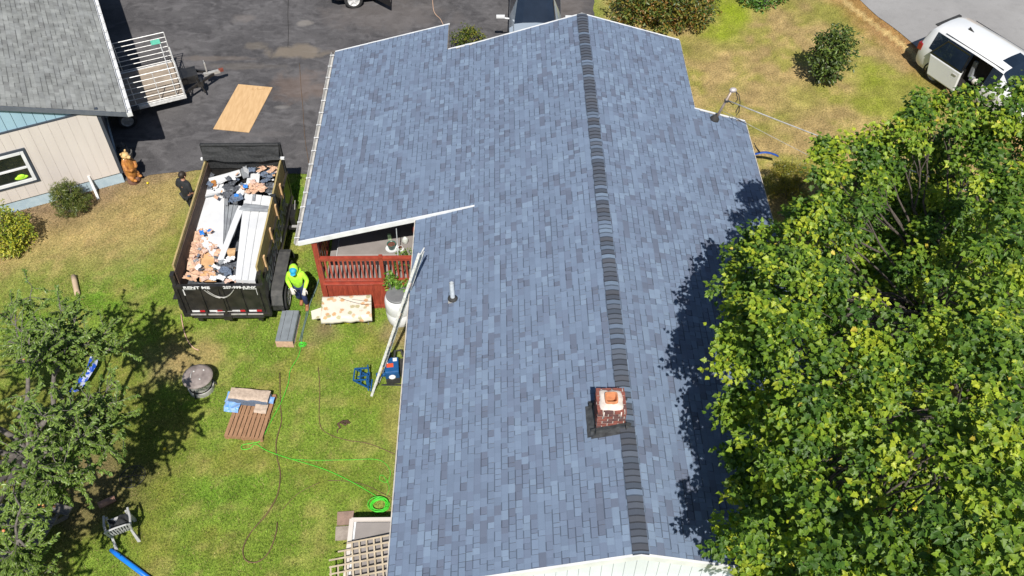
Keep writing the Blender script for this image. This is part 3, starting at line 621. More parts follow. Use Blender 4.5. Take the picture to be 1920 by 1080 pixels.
while x > GL+.3:
    x2 = x-.262; mb.hexa([(x2+.006, .03, 2.8), (x-.006, .03, 2.8), (x-.006, .09, 2.8), (x2+.006, .09, 2.8), (x2+.006, .03, max(2.82, gz(x2)-.10)), (x-.006, .03, max(2.82, gz(x)-.10)), (x-.006, .09, max(2.82, gz(x)-.10)), (x2+.006, .09, max(2.82, gz(x2)-.10))]); x = x2
mb.build('gable', M['paleblue'], garage)
mb = MB(GM); mb.box((GL/2, -.005, 2.80), (-GL+.04, .05, .05)); mb.box((.045, .03, 1.6), (.09, .09, 2.45)); mb.build('trim', M['slatetrim'], garage)
mb = MB(GM); mb.box((GL/2-.01, .045, .20), (-GL, .06, .40)); mb.box((.0, GD/2, .20), (.05, GD, .4)); mb.build('foundation', M['foundation'], garage)
GP = (np.array([(.28, .29, .285), (.31, .32, .31), (.26, .268, .26), (.295, .305, .295), (.235, .24, .235)]), np.array([5, 3, 3, 4, 1]))
gs = Vector((-1, 0, GSl)).normalized(); gn = Vector((GSl, 0, 1)).normalized()
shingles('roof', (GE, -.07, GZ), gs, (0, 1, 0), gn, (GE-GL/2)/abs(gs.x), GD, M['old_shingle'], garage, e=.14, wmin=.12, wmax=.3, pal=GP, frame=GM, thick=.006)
mb = MB(GM)
pts = [(GE-.01, -.06, GZ), (GL/2, -.06, gz(GL/2)), (GL/2, GD-.4, gz(GL/2)), (GE-.01, GD-.4, GZ)]
mb.add([(x, y, z-.006) for x, y, z in pts]+[(x, y, z-.14) for x, y, z in pts], [(0, 1, 2, 3), (7, 6, 5, 4), (0, 4, 5, 1), (1, 5, 6, 2), (2, 6, 7, 3), (3, 7, 4, 0)])
pts = [(GL/2, -.06, gz(GL/2)), (GL-.8, -.06, gz(GL-.8)), (GL-.8, GD-.4, gz(GL-.8)), (GL/2, GD-.4, gz(GL/2))]
mb.add([(x, y, z-.006) for x, y, z in pts]+[(x, y, z-.14) for x, y, z in pts], [(0, 1, 2, 3), (7, 6, 5, 4), (0, 4, 5, 1), (1, 5, 6, 2), (2, 6, 7, 3), (3, 7, 4, 0)])
mb.build('roof_deck', M['slatetrim'], garage)
mb = MB(GM); mb.bar((GE, -.085, GZ-.075), (GL/2, -.085, gz(GL/2)-.075), .025, .13); mb.build('rake_trim', mat('slate_rake', (.12, .135, .16), (.10, .115, .14), .6), garage)
mb = MB(GM); g = [(0, -.01), (0, -.12), (.10, -.13), (.14, -.02), (.13, -.02), (.095, -.115), (.012, -.11), (.012, -.01)]
mb.loft([[(GE+.01+x, y, GZ+z) for x, z in g] for y in (-.11, GD-.4)]); mb.box((GE+.075, -.12, GZ-.065), (.15, .015, .13)); gg = mb.build('gutter', M['white_trim'], garage)
mb = MB(GM)
for k in range(24): mb = MB(GM); mb.box((GE+.075, .1+k*.55, GZ-.015), (.15, .025, .012)); mb.build('gutter_hanger', M['galv'], gg)
# window
mb = MB(GM); wx0, wx1, wz0, wz1 = -3.35, -2.22, 1.02, 2.10; yf = -.05
for (cx, cz, sx, sz) in ((wx0-.03, (wz0+wz1)/2, .07, wz1-wz0+.16), (wx1+.03, (wz0+wz1)/2, .07, wz1-wz0+.16), ((wx0+wx1)/2, wz1+.045, wx1-wx0, .07), ((wx0+wx1)/2, wz0-.045, wx1-wx0, .07)): mb.box((cx, yf, cz), (sx, .05, sz))
win = mb.build('window', M['slatetrim'], garage)
mb = MB(GM)
for (cx, cz, sx, sz) in ((wx0+.05, (wz0+wz1)/2, .09, wz1-wz0), (wx1-.05, (wz0+wz1)/2, .09, wz1-wz0), ((wx0+wx1)/2, wz1-.04, wx1-wx0-.2, .09), ((wx0+wx1)/2, wz0+.04, wx1-wx0-.2, .09), ((wx0+wx1)/2, (wz0+wz1)/2-.02, wx1-wx0-.2, .055)): mb.box((cx, yf-.01, cz), (sx, .06, sz))
mb.build('frame', M['white_trim'], win)
mb = MB(GM); mb.box(((wx0+wx1)/2, yf+.005, (wz0+wz1)/2), (wx1-wx0-.1, .012, wz1-wz0-.1)); mb.build('pane', M['glass'], win)
mb = MB(GM); mb.tube([(-.88, -.05, .62), (-.87, -.12, .40), (-.85, -.32, .10), (-.84, -.5, .04)], .042, 8); mb.build('downspout', M['white_trim'], garage)
hh = GM @ Vector((-2.58, -.10, 1.22))
hb = MB(); hb.blob((0, 0, 0), (.17, .045, .085), 14, .1); 
MH = Matrix.Translation(hh) @ Matrix.Rotation(GY, 4, 'Z'); hb = MB(MH); hb.blob((0, .03, 0), (.19, .035, .07), 14); hb.blob((0, .02, .05), (.12, .035, .07), 12)
tag(hb.build('work_hat', M['hivis'], smooth=True), 'lime green work hat lying in the sill of the garage window', 'hat')
# carved bear by the garage corner
bb = GM @ Vector((.30, -.08, 0)); BM = Matrix.Translation(bb) @ Matrix.Rotation(R(-22), 4, 'Z')
bear = empty('bear_statue', bb, R(-22), 'chainsaw carved wooden bear statue standing by the garage corner', 'statue')
mb = MB(BM); mb.lathe((0, 0, 0), [(.19, 0), (.20, .08), (.18, .16), (.14, .2)], 18); mb.build('base', mat('stump', (.20, .10, .07), (.12, .06, .04), .9, scale=9, bump=.4), bear)
mb = MB(BM)
rings = []
for z, rx, ry, ox in ((.17, .10, .16, 0), (.28, .15, .19, .01), (.45, .17, .20, .0), (.62, .16, .19, -.01), (.78, .14, .175, -.02), (.90, .10, .13, -.015), (.97, .075, .09, .0)):
    rings.append([(ox+rx*math.cos(t)*(1+.06*mnoise.noise(Vector((math.cos(t)*3, math.sin(t)*3, z*7)))), ry*math.sin(t), z) for t in [2*math.pi*k/20 for k in range(20)]])
mb.loft(rings)
for s in (-1, 1):
    mb.tube([(.0, s*.15, .80), (.08, s*.20, .66), (.17, s*.13, .58), (.21, s*.06, .62)], [.06, .06, .05, .045], 10); mb.tube([(.02, s*.11, .34), (.10, s*.13, .24), (.12, s*.12, .17)], [.09, .075, .07], 10); mb.blob((.17, s*.12, .19), (.09, .055, .04), 10)
mb.build('body', M['bearwood'], bear, smooth=True)
mb = MB(BM); mb.blob((.03, 0, 1.06), (.125, .12, .115), 16, .06); mb.blob((.15, 0, 1.03), (.085, .06, .055), 12)
for s in (-1, 1): mb.blob((-.01, s*.10, 1.16), (.03, .04, .045), 8)
hd = mb.build('head', M['bearlight'], bear, smooth=True)
mb = MB(BM); mb.blob((.235, 0, 1.045), (.02, .026, .02), 8); 
for s in (-1, 1): mb.blob((.125, s*.055, 1.10), (.014, .014, .014), 8)
mb.build('nose_and_eyes', M['rubber'], hd, smooth=True)
for k, (dx, dy, s) in enumerate(((.25, .55, .22), (.28, 1.0, .26), (.22, 1.45, .2))):
    p = GM @ Vector((dx, dy, 0)); mb = MB(Matrix.Translation(p)); mb.lathe((0, 0, 0), [(s*.6, 0), (s*.8, s*.9), (s*.86, s*1.3), (s*.7, s*1.3), (s*.6, s*1.05)], 14); mb.blob((0, 0, s*1.4), (s*.6, s*.6, s*.5), 9, .5, 3, seed=k)
    tag(mb.build('planter', mat('grey_planter', (.12, .115, .11), (.07, .07, .07), .9)), ['low grey planter just behind the wooden bear', 'middle grey planter in the garage shade behind the bear', 'farthest grey planter in the garage shade by the utility trailer'][k], 'planter', 'grey planters in the shade behind the bear')
# ------------------------------------------------------------------ utility trailer
UO = W(345, 178, .6); UO.z = 0; UY = R(23.5); UM = Matrix.Translation(UO) @ Matrix.Rotation(UY, 4, 'Z')
ut = empty('utility_trailer', UM @ Vector((-1.8, 1, 0)), UY, 'silver railed utility trailer with a wooden deck parked beside the garage', 'trailer')
mb = MB(UM)
for k in range(10): mb.box((-1.85, .10+k*.2, .58), (3.7, .19, .04))
mb.build('deck', mat('trailer_planks', (.34, .28, .22), (.22, .18, .145), .9, scale=5, stretch=(.6, 5, 1), bump=.3), ut)
mb = MB(UM); mb.box((-1.85, -.03, .56), (3.8, .06, .12)); mb.box((-1.85, 2.03, .56), (3.8, .06, .12)); mb.box((.03, 1, .56), (.06, 2.1, .12)); mb.box((-3.73, 1, .56), (.06, 2.1, .12)); mb.build('frame', M['alu'], ut)
def railp(name, p0, p1, h, nb, posts, z0=.62, r=.015):
    mb = MB(UM); p0, p1 = Vector(p0), Vector(p1)
    for k in range(nb):
        z = z0+.06+(h-.06)*k/(nb-1); mb.tube([p0+Vector((0, 0, z)), p1+Vector((0, 0, z))], r if k == nb-1 else r*.8, 6)
    for t in posts: q = p0.lerp(p1, t); mb.tube([q+Vector((0, 0, z0-.05)), q+Vector((0, 0, z0+h))], r, 6)
    return mb.build(name, M['alu'], ut)
railp('side_rail', (-3.7, -.03, 0), (0, -.03, 0), 1.10, 6, (0, .30, .59, .80, 1)); fr = railp('side_rail', (-3.7, 2.03, 0), (0, 2.03, 0), 1.15, 7, (0, .25, .55, 1)); railp('front_rail', (.03, -.03, 0), (.03, 2.03, 0), .55, 3, (0, .5, 1)); railp('front_rail', (-.22, -.03, 0), (-.22, 2.03, 0), .75, 2, (0, 1))
mb = MB(UM); mb.box((-.35, 1.995, 1.50), (.30, .012, .17)); mb.build('sticker', mat('mint_sign', (.15, .62, .45), (.12, .5, .38), .5), fr)
mb = MB(UM); mb.bar((0, .25, .48), (1.15, .95, .48), .06, .09); mb.bar((0, 1.75, .48), (1.15, 1.05, .48), .06, .09); mb.bar((.0, .8, .5), (.5, .8, .5), .05, .05); mb.box((.35, 1.0, .60), (.55, .55, .28)); mb.box((.62, .62, .52), (.2, .3, .2)); mb.tube([(.55, .4, .9), (.62, .5, .5), (.7, .4, .2)], .03, 8); mb.build('drawbar', M['black'], ut)
mb = MB(UM); mb.box((1.10, 1.0, .50), (.55, .11, .10)); mb.tube([(.95, 1.0, .3), (.95, 1.0, .95)], .028, 10); mb.tube([(.95, 1.0, .93), (.95, 1.18, .93)], .012, 6); mb.build('coupler', M['galv'], ut)
mb = MB(UM); mb.box((1.42, 1.0, .53), (.16, .09, .10)); mb.build('coupler_latch', mat('rust_red', (.2, .05, .03), (.12, .03, .02), .8), ut)
mb = MB(UM); mb.lathe((0, 0, 0), [(0, 0)]*1+[(.001, 0)], 4) if False else None; mb.box((-1.95, -.18, .68), (.9, .22, .03)); mb.box((-2.42, -.18, .58), (.03, .22, .2)); mb.box((-1.48, -.18, .58), (.03, .22, .2)); mb.build('fender', M['black'], ut)
def wheel(parent, Mx, c, axis, R_=.33, w=.2, rimm='galv', name='wheel'):
    """wheel with axis along local axis vector"""
    ax = Vector(axis).normalized(); x = ax.orthogonal().normalized(); y = ax.cross(x); rot = Matrix((x, y, ax)).transposed()
    MM = Mx @ Matrix.Translation(Vector(c)) @ rot.to_4x4()
    mb = MB(MM); mb.loft([[(r*math.cos(t), r*math.sin(t), z) for t in [2*math.pi*k/28 for k in range(28)]] for r, z in ((R_*.62, -w/2), (R_*.9, -w/2), (R_*.985, -w*.36), (R_, 0), (R_*.985, w*.36), (R_*.9, w/2), (R_*.62, w/2), (R_*.60, w*.3))], caps=True)
    o = mb.build(name, M['rubber'], parent, smooth=True)
    mb = MB(MM)
    mb.loft([[(r*math.cos(t), r*math.sin(t), z) for t in [2*math.pi*k/28 for k in range(28)]] for r, z in ((R_*.63, w*.51), (R_*.60, w*.50), (R_*.52, w*.34), (R_*.2, w*.38), (R_*.16, w*.46), (.001, w*.46))], caps=False)
    for k in range(5):
        t = 2*math.pi*k/5; mb.bar((R_*.15*math.cos(t), R_*.15*math.sin(t), w*.42), (R_*.58*math.cos(t), R_*.58*math.sin(t), w*.42), .05, .03)
    mb.build('rim', M[rimm], o); return o
wheel(ut, UM, (-1.95, -.18, .32), (0, -1, 0), .31, .18); wheel(ut, UM, (-1.95, 2.18, .32), (0, 1, 0), .31, .18)
# plywood sheet
pa = [W(447, 160), W(511, 167), W(469, 251), W(400, 241)]; pc = sum(pa, Vector())/4; ang = math.atan2(*(pa[0]+pa[1]-pa[2]-pa[3]).yx)
PM = Matrix.Translation(pc+Vector((0, 0, .03))) @ Matrix.Rotation(ang, 4, 'Z')
mb = MB(PM); mb.box((0, 0, .008), (2.44, 1.22, .016)); po = mb.build('plywood_sheet', M['ply']); tag(po, 'large plywood sheet lying flat on the dark driveway', 'plywood')
mb = MB(PM)
rs = random.Random(2); 
for k in range(15): x = 1.0+rs.uniform(-.06, .1); y = -.35+k*.03; mb.box((x, y, .0175), (rs.uniform(.02, .07), .012, .002))
for k in range(26): x = -.95+k*.068; mb.box((x, .02+.012*math.sin(k), .0175), (.035, .006+.004*rs.random(), .002))
mb.build('stamp', mat('stamp_ink', (.34, .17, .07), (.28, .14, .06), .8), po)
# ------------------------------------------------------------------ dump trailer
DY = R(.6); DM = Matrix.Translation((-7.52, 16.08, 0)) @ Matrix.Rotation(DY, 4, 'Z'); hwid = 1.07; DLn = 4.3
dt = empty('dump_trailer', DM @ Vector((0, 2.1, 0)), DY, 'black dump trailer heaped with roofing debris, parked on the lawn', 'trailer')
ZB, ZT, ZW = .68, 1.72, 2.28
for s in (-1, 1):
    mb = MB(DM); mb.box((s*hwid, DLn/2, (ZB+ZT)/2), (.05, DLn, ZT-ZB)); mb.box((s*(hwid+.02), DLn/2, ZT-.04), (.10, DLn, .09)); mb.box((s*(hwid+.02), DLn/2, ZB+.04), (.10, DLn, .09))
    for k in range(7):
        if s < 0 : mb.box((s*(hwid+.045), .3+k*.62, (ZB+ZT)/2), (.04, .08, ZT-ZB-.1))
    mb.build('side_wall', mat('black_side' if s > 0 else 'black_side_inner', (.014, .014, .014), (.04, .034, .03), .4, scale=4, detail=8, coat=.2), dt)
    mb = MB(DM)
    if s < 0: mb.box((s*(hwid-.01), DLn/2+.05, (ZT+ZW)/2), (.045, DLn-.2, ZW-ZT))
    else: mb.box((s*(hwid-.01), 1.35, (ZT+ZW)/2), (.045, 2.55, ZW-ZT)); mb.box((s*(hwid-.01), 3.42, (ZT+ZW)/2+.01), (.045, 1.5, ZW-ZT+.02))
    sb = mb.build('side_board', M['treated'], dt)
    if s > 0:
        for k, y in enumerate((.62, 1.62, 2.52, 3.35)):
            mb = MB(DM); mb.box((hwid+.055, y, ZT+.12), (.045, .09, .50)); mb.build('stake', M['lumber'], sb)
        mb = MB(DM); mb.box((hwid+.02, 2.68, ZT+.28), (.12, .10, .62)); mb.build('strap', M['blackmesh'], sb)
mb = MB(DM); mb.box((-(hwid-.05), DLn/2, 1.3), (.02, DLn-.1, 1.7)); mb.build('liner', M['rustwood'], dt)
mb = MB(DM); mb.box((0, DLn/2, ZB-.03), (2*hwid, DLn, .08)); mb.box((0, DLn, (ZB+ZT+.4)/2), (2*hwid+.08, .06, ZT+.4-ZB)); mb.box((-.45, DLn/2, .50), (.10, DLn, .2)); mb.box((.45, DLn/2, .50), (.10, DLn, .2)); mb.box((0, 2.1, .42), (1.7, .1, .1)); mb.bar((-.4, DLn, .48), (0, DLn+1.5, .48), .1, .12); mb.bar((.4, DLn, .48), (0, DLn+1.5, .48), .1, .12); mb.box((0, DLn+1.55, .5), (.15, .5, .12))
mb.box((1.15, 3.75, .55), (.25, .55, .3)); mb.box((1.22, 3.2, .55), (.4, .10, .07)); mb.build('frame', M['black'], dt)
mb = MB(DM); mb.box((1.33, 3.2, .60), (.22, .09, .02)); mb.tube([(1.25, 3.75, .75), (1.30, 3.8, 1.05)], .015, 6); mb.build('jack_step', M['galv'], dt)
# tailgate
tg = MB(DM); y0 = -.02
tg.box((0, y0, (.58+ZT)/2), (2*hwid+.10, .05, ZT-.58)); tg.box((0, y0-.04, ZT-.03), (2*hwid+.14, .09, .10)); tg.box((0, y0-.045, .60), (2*hwid+.12, .10, .10))
for x in (-.98, -.52, -.06, .06, .52, .98): tg.box((x, y0-.045, 1.12), (.055, .05, 1.0))
for s in (-1, 1): tg.box((s*(hwid+.04), y0-.02, 1.15), (.09, .12, 1.25)); tg.box((s*(hwid+.03), y0+.04, ZT+.18), (.10, .16, .42))
tg.tube([(-.9, y0-.07, .50), (.95, y0-.07, .50)], .03, 8); tg.box((0, y0-.09, .52), (.22, .10, .16)); tg.box((0, y0-.08, .95), (.06, .05, .7))
for s in (-1, 1): tg.box((s*.8, y0+.05, .38), (.12, .1, .25))
gate = tg.build('tailgate', M['black'], dt)
mb = MB(DM); mb.tube([(-.38+.76*t/10, y0-.08, ZT-.12-.32*4*(t/10)*(1-t/10)) for t in range(11)], .012, 6); mb.tube([(-.3+.66*t/10, y0-.09, ZT-.14-.26*4*(t/10)*(1-t/10)) for t in range(11)], .010, 6); mb.tube([(-.28, y0-.08, .72), (.32, y0-.08, .76)], .008, 6); mb.build('chain', M['galv'], gate)
wp = mat('white_decal', (.78, .78, .78), (.6, .6, .6), .5, scale=12)
yt = y0-.0895
place_text('RENT ME', .125, DM @ Vector((-.55, yt, ZT-.025)), (1, 0, 0), (0, 0, 1), wp, gate, bold=.004, sx=1.35)
place_text('207-999-JUNK', .125, DM @ Vector((.55, yt, ZT-.025)), (1, 0, 0), (0, 0, 1), wp, gate, bold=.004, sx=1.12)
mb = MB(DM)
for s in (-1, 1): mb = MB(DM); mb.box((s*.80, y0-.028, ZT-.135), (.36, .008, .05)); mb.box((s*.955, y0-.030, ZT-.25), (.055, .010, .26)); mb.build('reflective_corner', wp, gate)
rt = mat('red_tape', (.5, .015, .02), (.4, .012, .015), .4)
for x0 in (-.92, -.46, .14, .58):
    mb = MB(DM); mb.box((x0+.10, y0-.029, .70), (.20, .008, .06)); mb.build('white_tape', wp, gate); mb = MB(DM); mb.box((x0+.27, y0-.029, .70), (.13, .0085, .06)); mb.build('red_tape', rt, gate)
gp_ = MB(DM); 
for x0 in (-.75, -.29, .31, .75): gp_ = MB(DM); gp_.box((x0, y0-.10, .645), (.40, .02, .04)); gp_.build('bumper_plate', M['galv'], gate)
dx = Vector((math.cos(DY), math.sin(DY), 0)); dyv = Vector((-math.sin(DY), math.cos(DY), 0))
wp2 = mat('faded_decal', (.62, .62, .62), (.42, .42, .42), .6, scale=8)
place_text('207.999.JUNK', .66, DM @ Vector((hwid+.031, 2.05, 1.20)), dyv, (0, 0, 1), wp2, dt, bold=.012, sx=.86)
# fender and wheels
mb = MB(DM); prof = [(.18, .45), (.18, .62), (.30, .88), (.44, .93), (1.86, .93), (2.0, .88), (2.12, .62), (2.12, .45)]
for (a, b), (c, d) in zip(prof[:-1], prof[1:]):
    mb.hexa([(hwid+.04, a, b-.015), (hwid+.36, a, b-.015), (hwid+.36, c, d-.015), (hwid+.04, c, d-.015), (hwid+.04, a, b+.015), (hwid+.36, a, b+.015), (hwid+.36, c, d+.015), (hwid+.04, c, d+.015)])
mb.build('fender', mat('fender_paint', (.055, .055, .056), (.09, .088, .085), .45, scale=6), dt)
mb = MB(DM); mb.box((-(hwid+.20), 1.15, .91), (.32, 1.9, .03)); mb.build('fender', M['black'], dt)
for s in (-1, 1):
    for y in (.72, 1.58): wheel(dt, DM, (s*(hwid+.27), y, .37), (s, 0, 0), .37, .22)
# rolled tarp at the front end
mb = MB(DM); 
for s in (-1, 1): mb.box((s*(hwid+.0), DLn-.02, ZT+.5), (.09, .10, 1.1))
mb.tube([(-hwid, DLn-.05, ZW+.48), (hwid, DLn-.05, ZW+.48)], .05, 10)
n = 22; vs = []
for i in range(n+1):
    x = -hwid+2*hwid*i/n
    for j in range(6):
        t = j/5; vs.append((x, DLn-.05-.22*t-.05*math.sin(i*.9)*t*(1-t)+.05*mnoise.noise(Vector((x*2, t*3, 0))), ZW+.48-.36*t-.08*math.sin(math.pi*i/n)*t+.04*mnoise.noise(Vector((x*3, t*2, 5)))))
mb.add(vs, [(i*6+j, i*6+j+1, (i+1)*6+j+1, (i+1)*6+j) for i in range(n) for j in range(5)])
mb.box((0, DLn-.06, ZW-.1), (2*hwid, .03, .5)); mb.build('tarp', M['blackmesh'], dt)
mb = MB(DM)
for s in (-1, 1): mb = MB(DM); mb.box((s*hwid, DLn-.12, ZW+.04), (.20, .07, .06)); mb.build('clamp', M['white_trim'], dt)
# ---- debris in the bed, everything a thing of its own
def bedpt(u, v, z): return W(u, v, z)
mb = MB(DM); 
nx, ny = 14, 28; vs = []
for i in range(nx+1):
    for j in range(ny+1):
        x = -hwid+.07+(2*hwid-.12)*i/nx; y = .06+(DLn-.14)*j/ny; vs.append((x, y, 1.30+.12*mnoise.noise(Vector((x*3, y*3, 0)))+.05*mnoise.noise(Vector((x*9, y*9, 3)))))
mb.add(vs, [(i*(ny+1)+j, (i+1)*(ny+1)+j, (i+1)*(ny+1)+j+1, i*(ny+1)+j+1) for i in range(nx) for j in range(ny)])
tag(mb.build('roofing_debris', M['shred'], smooth=False), 'dark torn shingle rubble filling the bottom of the trailer bed', 'debris', kind='stuff')
def sheet(name, px, z, th, m, label, cat='panel', ribs=0, group=None, bend=0, zs=None):
    c = [W(u, v, (zs[i] if zs else z)) for i, (u, v) in enumerate(px)]; n = 6; mb = MB(); 
    def P(s, t): 
        q = c[0].lerp(c[1], s).lerp(c[3].lerp(c[2], s), t); q = q.copy(); q.z += bend*math.sin(math.pi*t)+.012*mnoise.noise(Vector((s*3+q.x, t*6, q.y))); return q
    ss = [(0, 0), (1, 0)] if not ribs else sorted([(0, 0), (1, 0)]+[(k/(ribs+0.0)+d, dz) for k in range(1, ribs) for d, dz in ((-.035, 0), (-.012, -.035), (.012, -.035), (.02, 0))])
    if not ribs: ss = [(0, 0), (.5, 0), (1, 0)]
    ns = len(ss)-1
    rows = [[P(a, j/n)+Vector((0, 0, dz)) for j in range(n+1)] for a, dz in ss]
    top = [p for r_ in rows for p in r_]; bot = [p-Vector((0, 0, th)) for p in top]; o = len(top)
    fs = [(i*(n+1)+j, (i+1)*(n+1)+j, (i+1)*(n+1)+j+1, i*(n+1)+j+1) for i in range(ns) for j in range(n)]
    fs += [tuple(o+k for k in reversed(f)) for f in list(fs)]
    e = [i*(n+1) for i in range(ns+1)]+[ns*(n+1)+j for j in range(1, n+1)]+[i*(n+1)+n for i in range(ns-1, -1, -1)]+[j for j in range(n-1, 0, -1)]
    fs += [(e[k], o+e[k], o+e[(k+1) % len(e)], e[(k+1) % len(e)]) for k in range(len(e))]
    mb.add(top+bot, fs); o_ = mb.build(name, m); return tag(o_, label, cat, group)
sheet('siding_panel', [(379, 366), (421, 362), (417, 500), (366, 446)], 1.66, .10, M['panel'], 'wide flat white panel lying along the left of the load', ribs=0)
sheet('siding_panel', [(459, 362), (509, 368), (478, 526), (441, 524)], 1.78, .12, M['panel'], 'long ribbed white panel stack along the right side board', ribs=3, bend=.03)
sheet('siding_panel', [(447, 385), (458, 388), (418, 488), (408, 486)], 1.83, .03, M['panel'], 'narrow white strip slanting beside the ribbed panels')
sheet('siding_panel', [(391, 334), (449, 318), (452, 328), (394, 348)], 1.86, .03, M['panel'], 'white board lying crosswise at the front of the load')
sheet('siding_panel', [(385, 352), (419, 344), (421, 360), (380, 368)], 1.74, .03, M['panel'], 'short rounded white panel end below the crosswise board')
sheet('siding_panel', [(466, 320), (488, 318), (484, 358), (458, 362)], 1.76, .05, M['panel'], 'small white panel by the blue shingle scraps')
sheet('siding_panel', [(448, 345), (462, 343), (455, 372), (441, 368)], 1.80, .03, M['panel'], 'tilted white scrap panel in the middle of the load', zs=[1.75, 1.8, 1.7, 1.7])
sheet('siding_panel', [(494, 372), (512, 374), (505, 392), (489, 388)], 1.84, .02, M['panel'], 'white panel corner against the right side board')
sheet('siding_panel', [(421, 356), (428, 352), (427, 384), (421, 384)], 1.72, .03, M['greyvinyl'], 'narrow grey upright strip left of the middle gap')
sheet('siding_panel', [(421, 384), (446, 384), (428, 452), (416, 470)], 1.60, .06, M['greyvinyl'], 'dark grey weathered boards between the two white panels', ribs=3)
sheet('tarpaper_strip', [(395, 362), (424, 357), (424, 363), (384, 370)], 1.73, .01, M['greyvinyl'], 'grey tarpaper strip across the left white panel', 'scrap')
sheet('tarpaper_strip', [(459, 381), (504, 386), (502, 397), (447, 394)], 1.835, .01, M['greyvinyl'], 'grey tarpaper strip across the ribbed white panels', 'scrap', bend=.02)
sheet('tarpaper_strip', [(474, 364), (479, 363), (478, 376), (473, 376)], 1.84, .01, M['greyvinyl'], 'short grey stripe at the head of the ribbed panels', 'scrap')
sheet('insulation_board', [(378, 446), (397, 446), (405, 526), (374, 526)], 1.62, .05, M['kraft2'], 'long tan insulation board at the rear left of the load', 'board')
sheet('insulation_board', [(352, 490), (376, 484), (374, 515), (350, 505)], 1.68, .02, M['kraft'], 'torn tan board with a hole by the left side board', 'board', zs=[1.75, 1.7, 1.62, 1.62])
sheet('insulation_board', [(424, 466), (442, 465), (440, 478), (428, 482)], 1.80, .03, M['lumber'], 'small tan wood offcut beside the ribbed white panels', 'board')
sheet('siding_panel', [(449, 318), (462, 310), (467, 330), (456, 334)], 1.95, .03, M['greyvinyl'], 'grey bent duct flap at the front of the load', zs=[1.8, 2.1, 1.9, 1.75])
sheet('siding_panel', [(455, 312), (468, 318), (466, 326), (457, 320)], 2.0, .02, M['panel'], 'white bent flap above the grey duct flap', zs=[2.15, 1.95, 1.95, 2.1])
mb = MB(); p = W(401, 344, 1.85); mb.box(p, (.13, .10, .16), Matrix.Rotation(.4, 3, 'Z')); tag(mb.build('brick', M['bearwood']), 'single brown block standing on the crosswise white board', 'block')
def scrap(name, u, v, z, s, m, label, group, seed, flat=.35, cat='scrap'):
    rs = random.Random(seed); c = W(u, v, z); mb = MB(Matrix.Translation(c) @ Matrix.Rotation(rs.uniform(0, 6.28), 4, 'Z') @ Matrix.Rotation(rs.uniform(-.35, .35), 4, 'X'))
    n = 7; vs = []; sx, sy = s*rs.uniform(.7, 1.2), s*rs.uniform(.5, .9)
    for i in range(n+1):
        for j in range(n+1):
            x, y = (i/n-.5), (j/n-.5); k = 1+.35*mnoise.noise(Vector((x*4, y*4, seed)))
            vs.append((x*sx*2*k, y*sy*2*k, flat*s*(mnoise.noise(Vector((x*5, y*5, seed*1.3)))+.5*mnoise.noise(Vector((x*12, y*12, seed*2.1))))))
    mb.add(vs, [(i*(n+1)+j, (i+1)*(n+1)+j, (i+1)*(n+1)+j+1, i*(n+1)+j+1) for i in range(n) for j in range(n)])
    o = mb.build(name, m); md = o.modifiers.new('t', 'SOLIDIFY'); md.thickness = .006; return tag(o, label, cat, group)
k = 0
SC = [('kraft', 'crumpled tan underlayment paper in the rear left of the load', 'crumpled paper at the rear left of the load', [(368, 455), (382, 450), (366, 468), (375, 476), (362, 480), (360, 500), (392, 462), (405, 466), (411, 475), (367, 512), (358, 519), (388, 433), (380, 428), (371, 440), (385, 505), (398, 516)], 1.66, .165),
      ('kraft', 'crumpled tan underlayment paper in the middle of the load', 'crumpled paper in the middle of the load', [(462, 350), (472, 345), (482, 348), (490, 353), (477, 357), (466, 358)], 1.86, .13),
      ('kraft', 'crumpled tan underlayment paper at the front right of the load', 'crumpled paper at the front right of the load', [(486, 310), (495, 305), (504, 308), (514, 312), (510, 318), (490, 318)], 1.98, .13),
      ('shred', 'black tarpaper scrap by the rear white panels', 'black scraps at the rear of the load', [(410, 500), (420, 492), (430, 500), (436, 508), (415, 512), (425, 517), (440, 496), (412, 488), (445, 515)], 1.72, .13),
      ('shred', 'black tarpaper scrap behind the crosswise white board', 'black scraps at the front of the load', [(428, 348), (436, 342), (442, 352), (432, 358), (385, 340), (388, 350), (392, 326), (425, 366), (504, 348), (496, 342), (508, 355)], 1.80, .15),
      ('blueshred', 'blue grey shingle offcut on top of the load', 'blue grey shingle offcuts at the front of the load', [(474, 308), (470, 318), (496, 325), (502, 330), (498, 338), (508, 322), (478, 300), (420, 505), (427, 511), (445, 370), (436, 372)], 1.94, .13),
      ('panel', 'torn white vinyl scrap among the black scraps', 'torn white scraps in the load', [(425, 488), (432, 484), (405, 500), (414, 520), (400, 521), (436, 520), (415, 340), (425, 334), (405, 348)], 1.80, .10),
      ('pinkpaper', 'crumpled pinkish paper at the rear edge of the load', 'pinkish paper by the tailgate', [(440, 522), (452, 524), (384, 521), (430, 524), (374, 462), (384, 470), (364, 490)], 1.70, .12),
      ('blueplastic', 'bright blue wrapper scrap in the load', 'bright blue wrapper scraps in the load', [(506, 311), (443, 366), (378, 436), (392, 432), (460, 349)], 1.97, .07)]
for mk, lab, grp, pts, z, s in SC:
    for (u, v) in pts:
        k += 1; scrap('scrap', u, v, z+.03*math.sin(k*2.3), s, M[mk], lab, grp, k)
rr_ = random.Random(77)
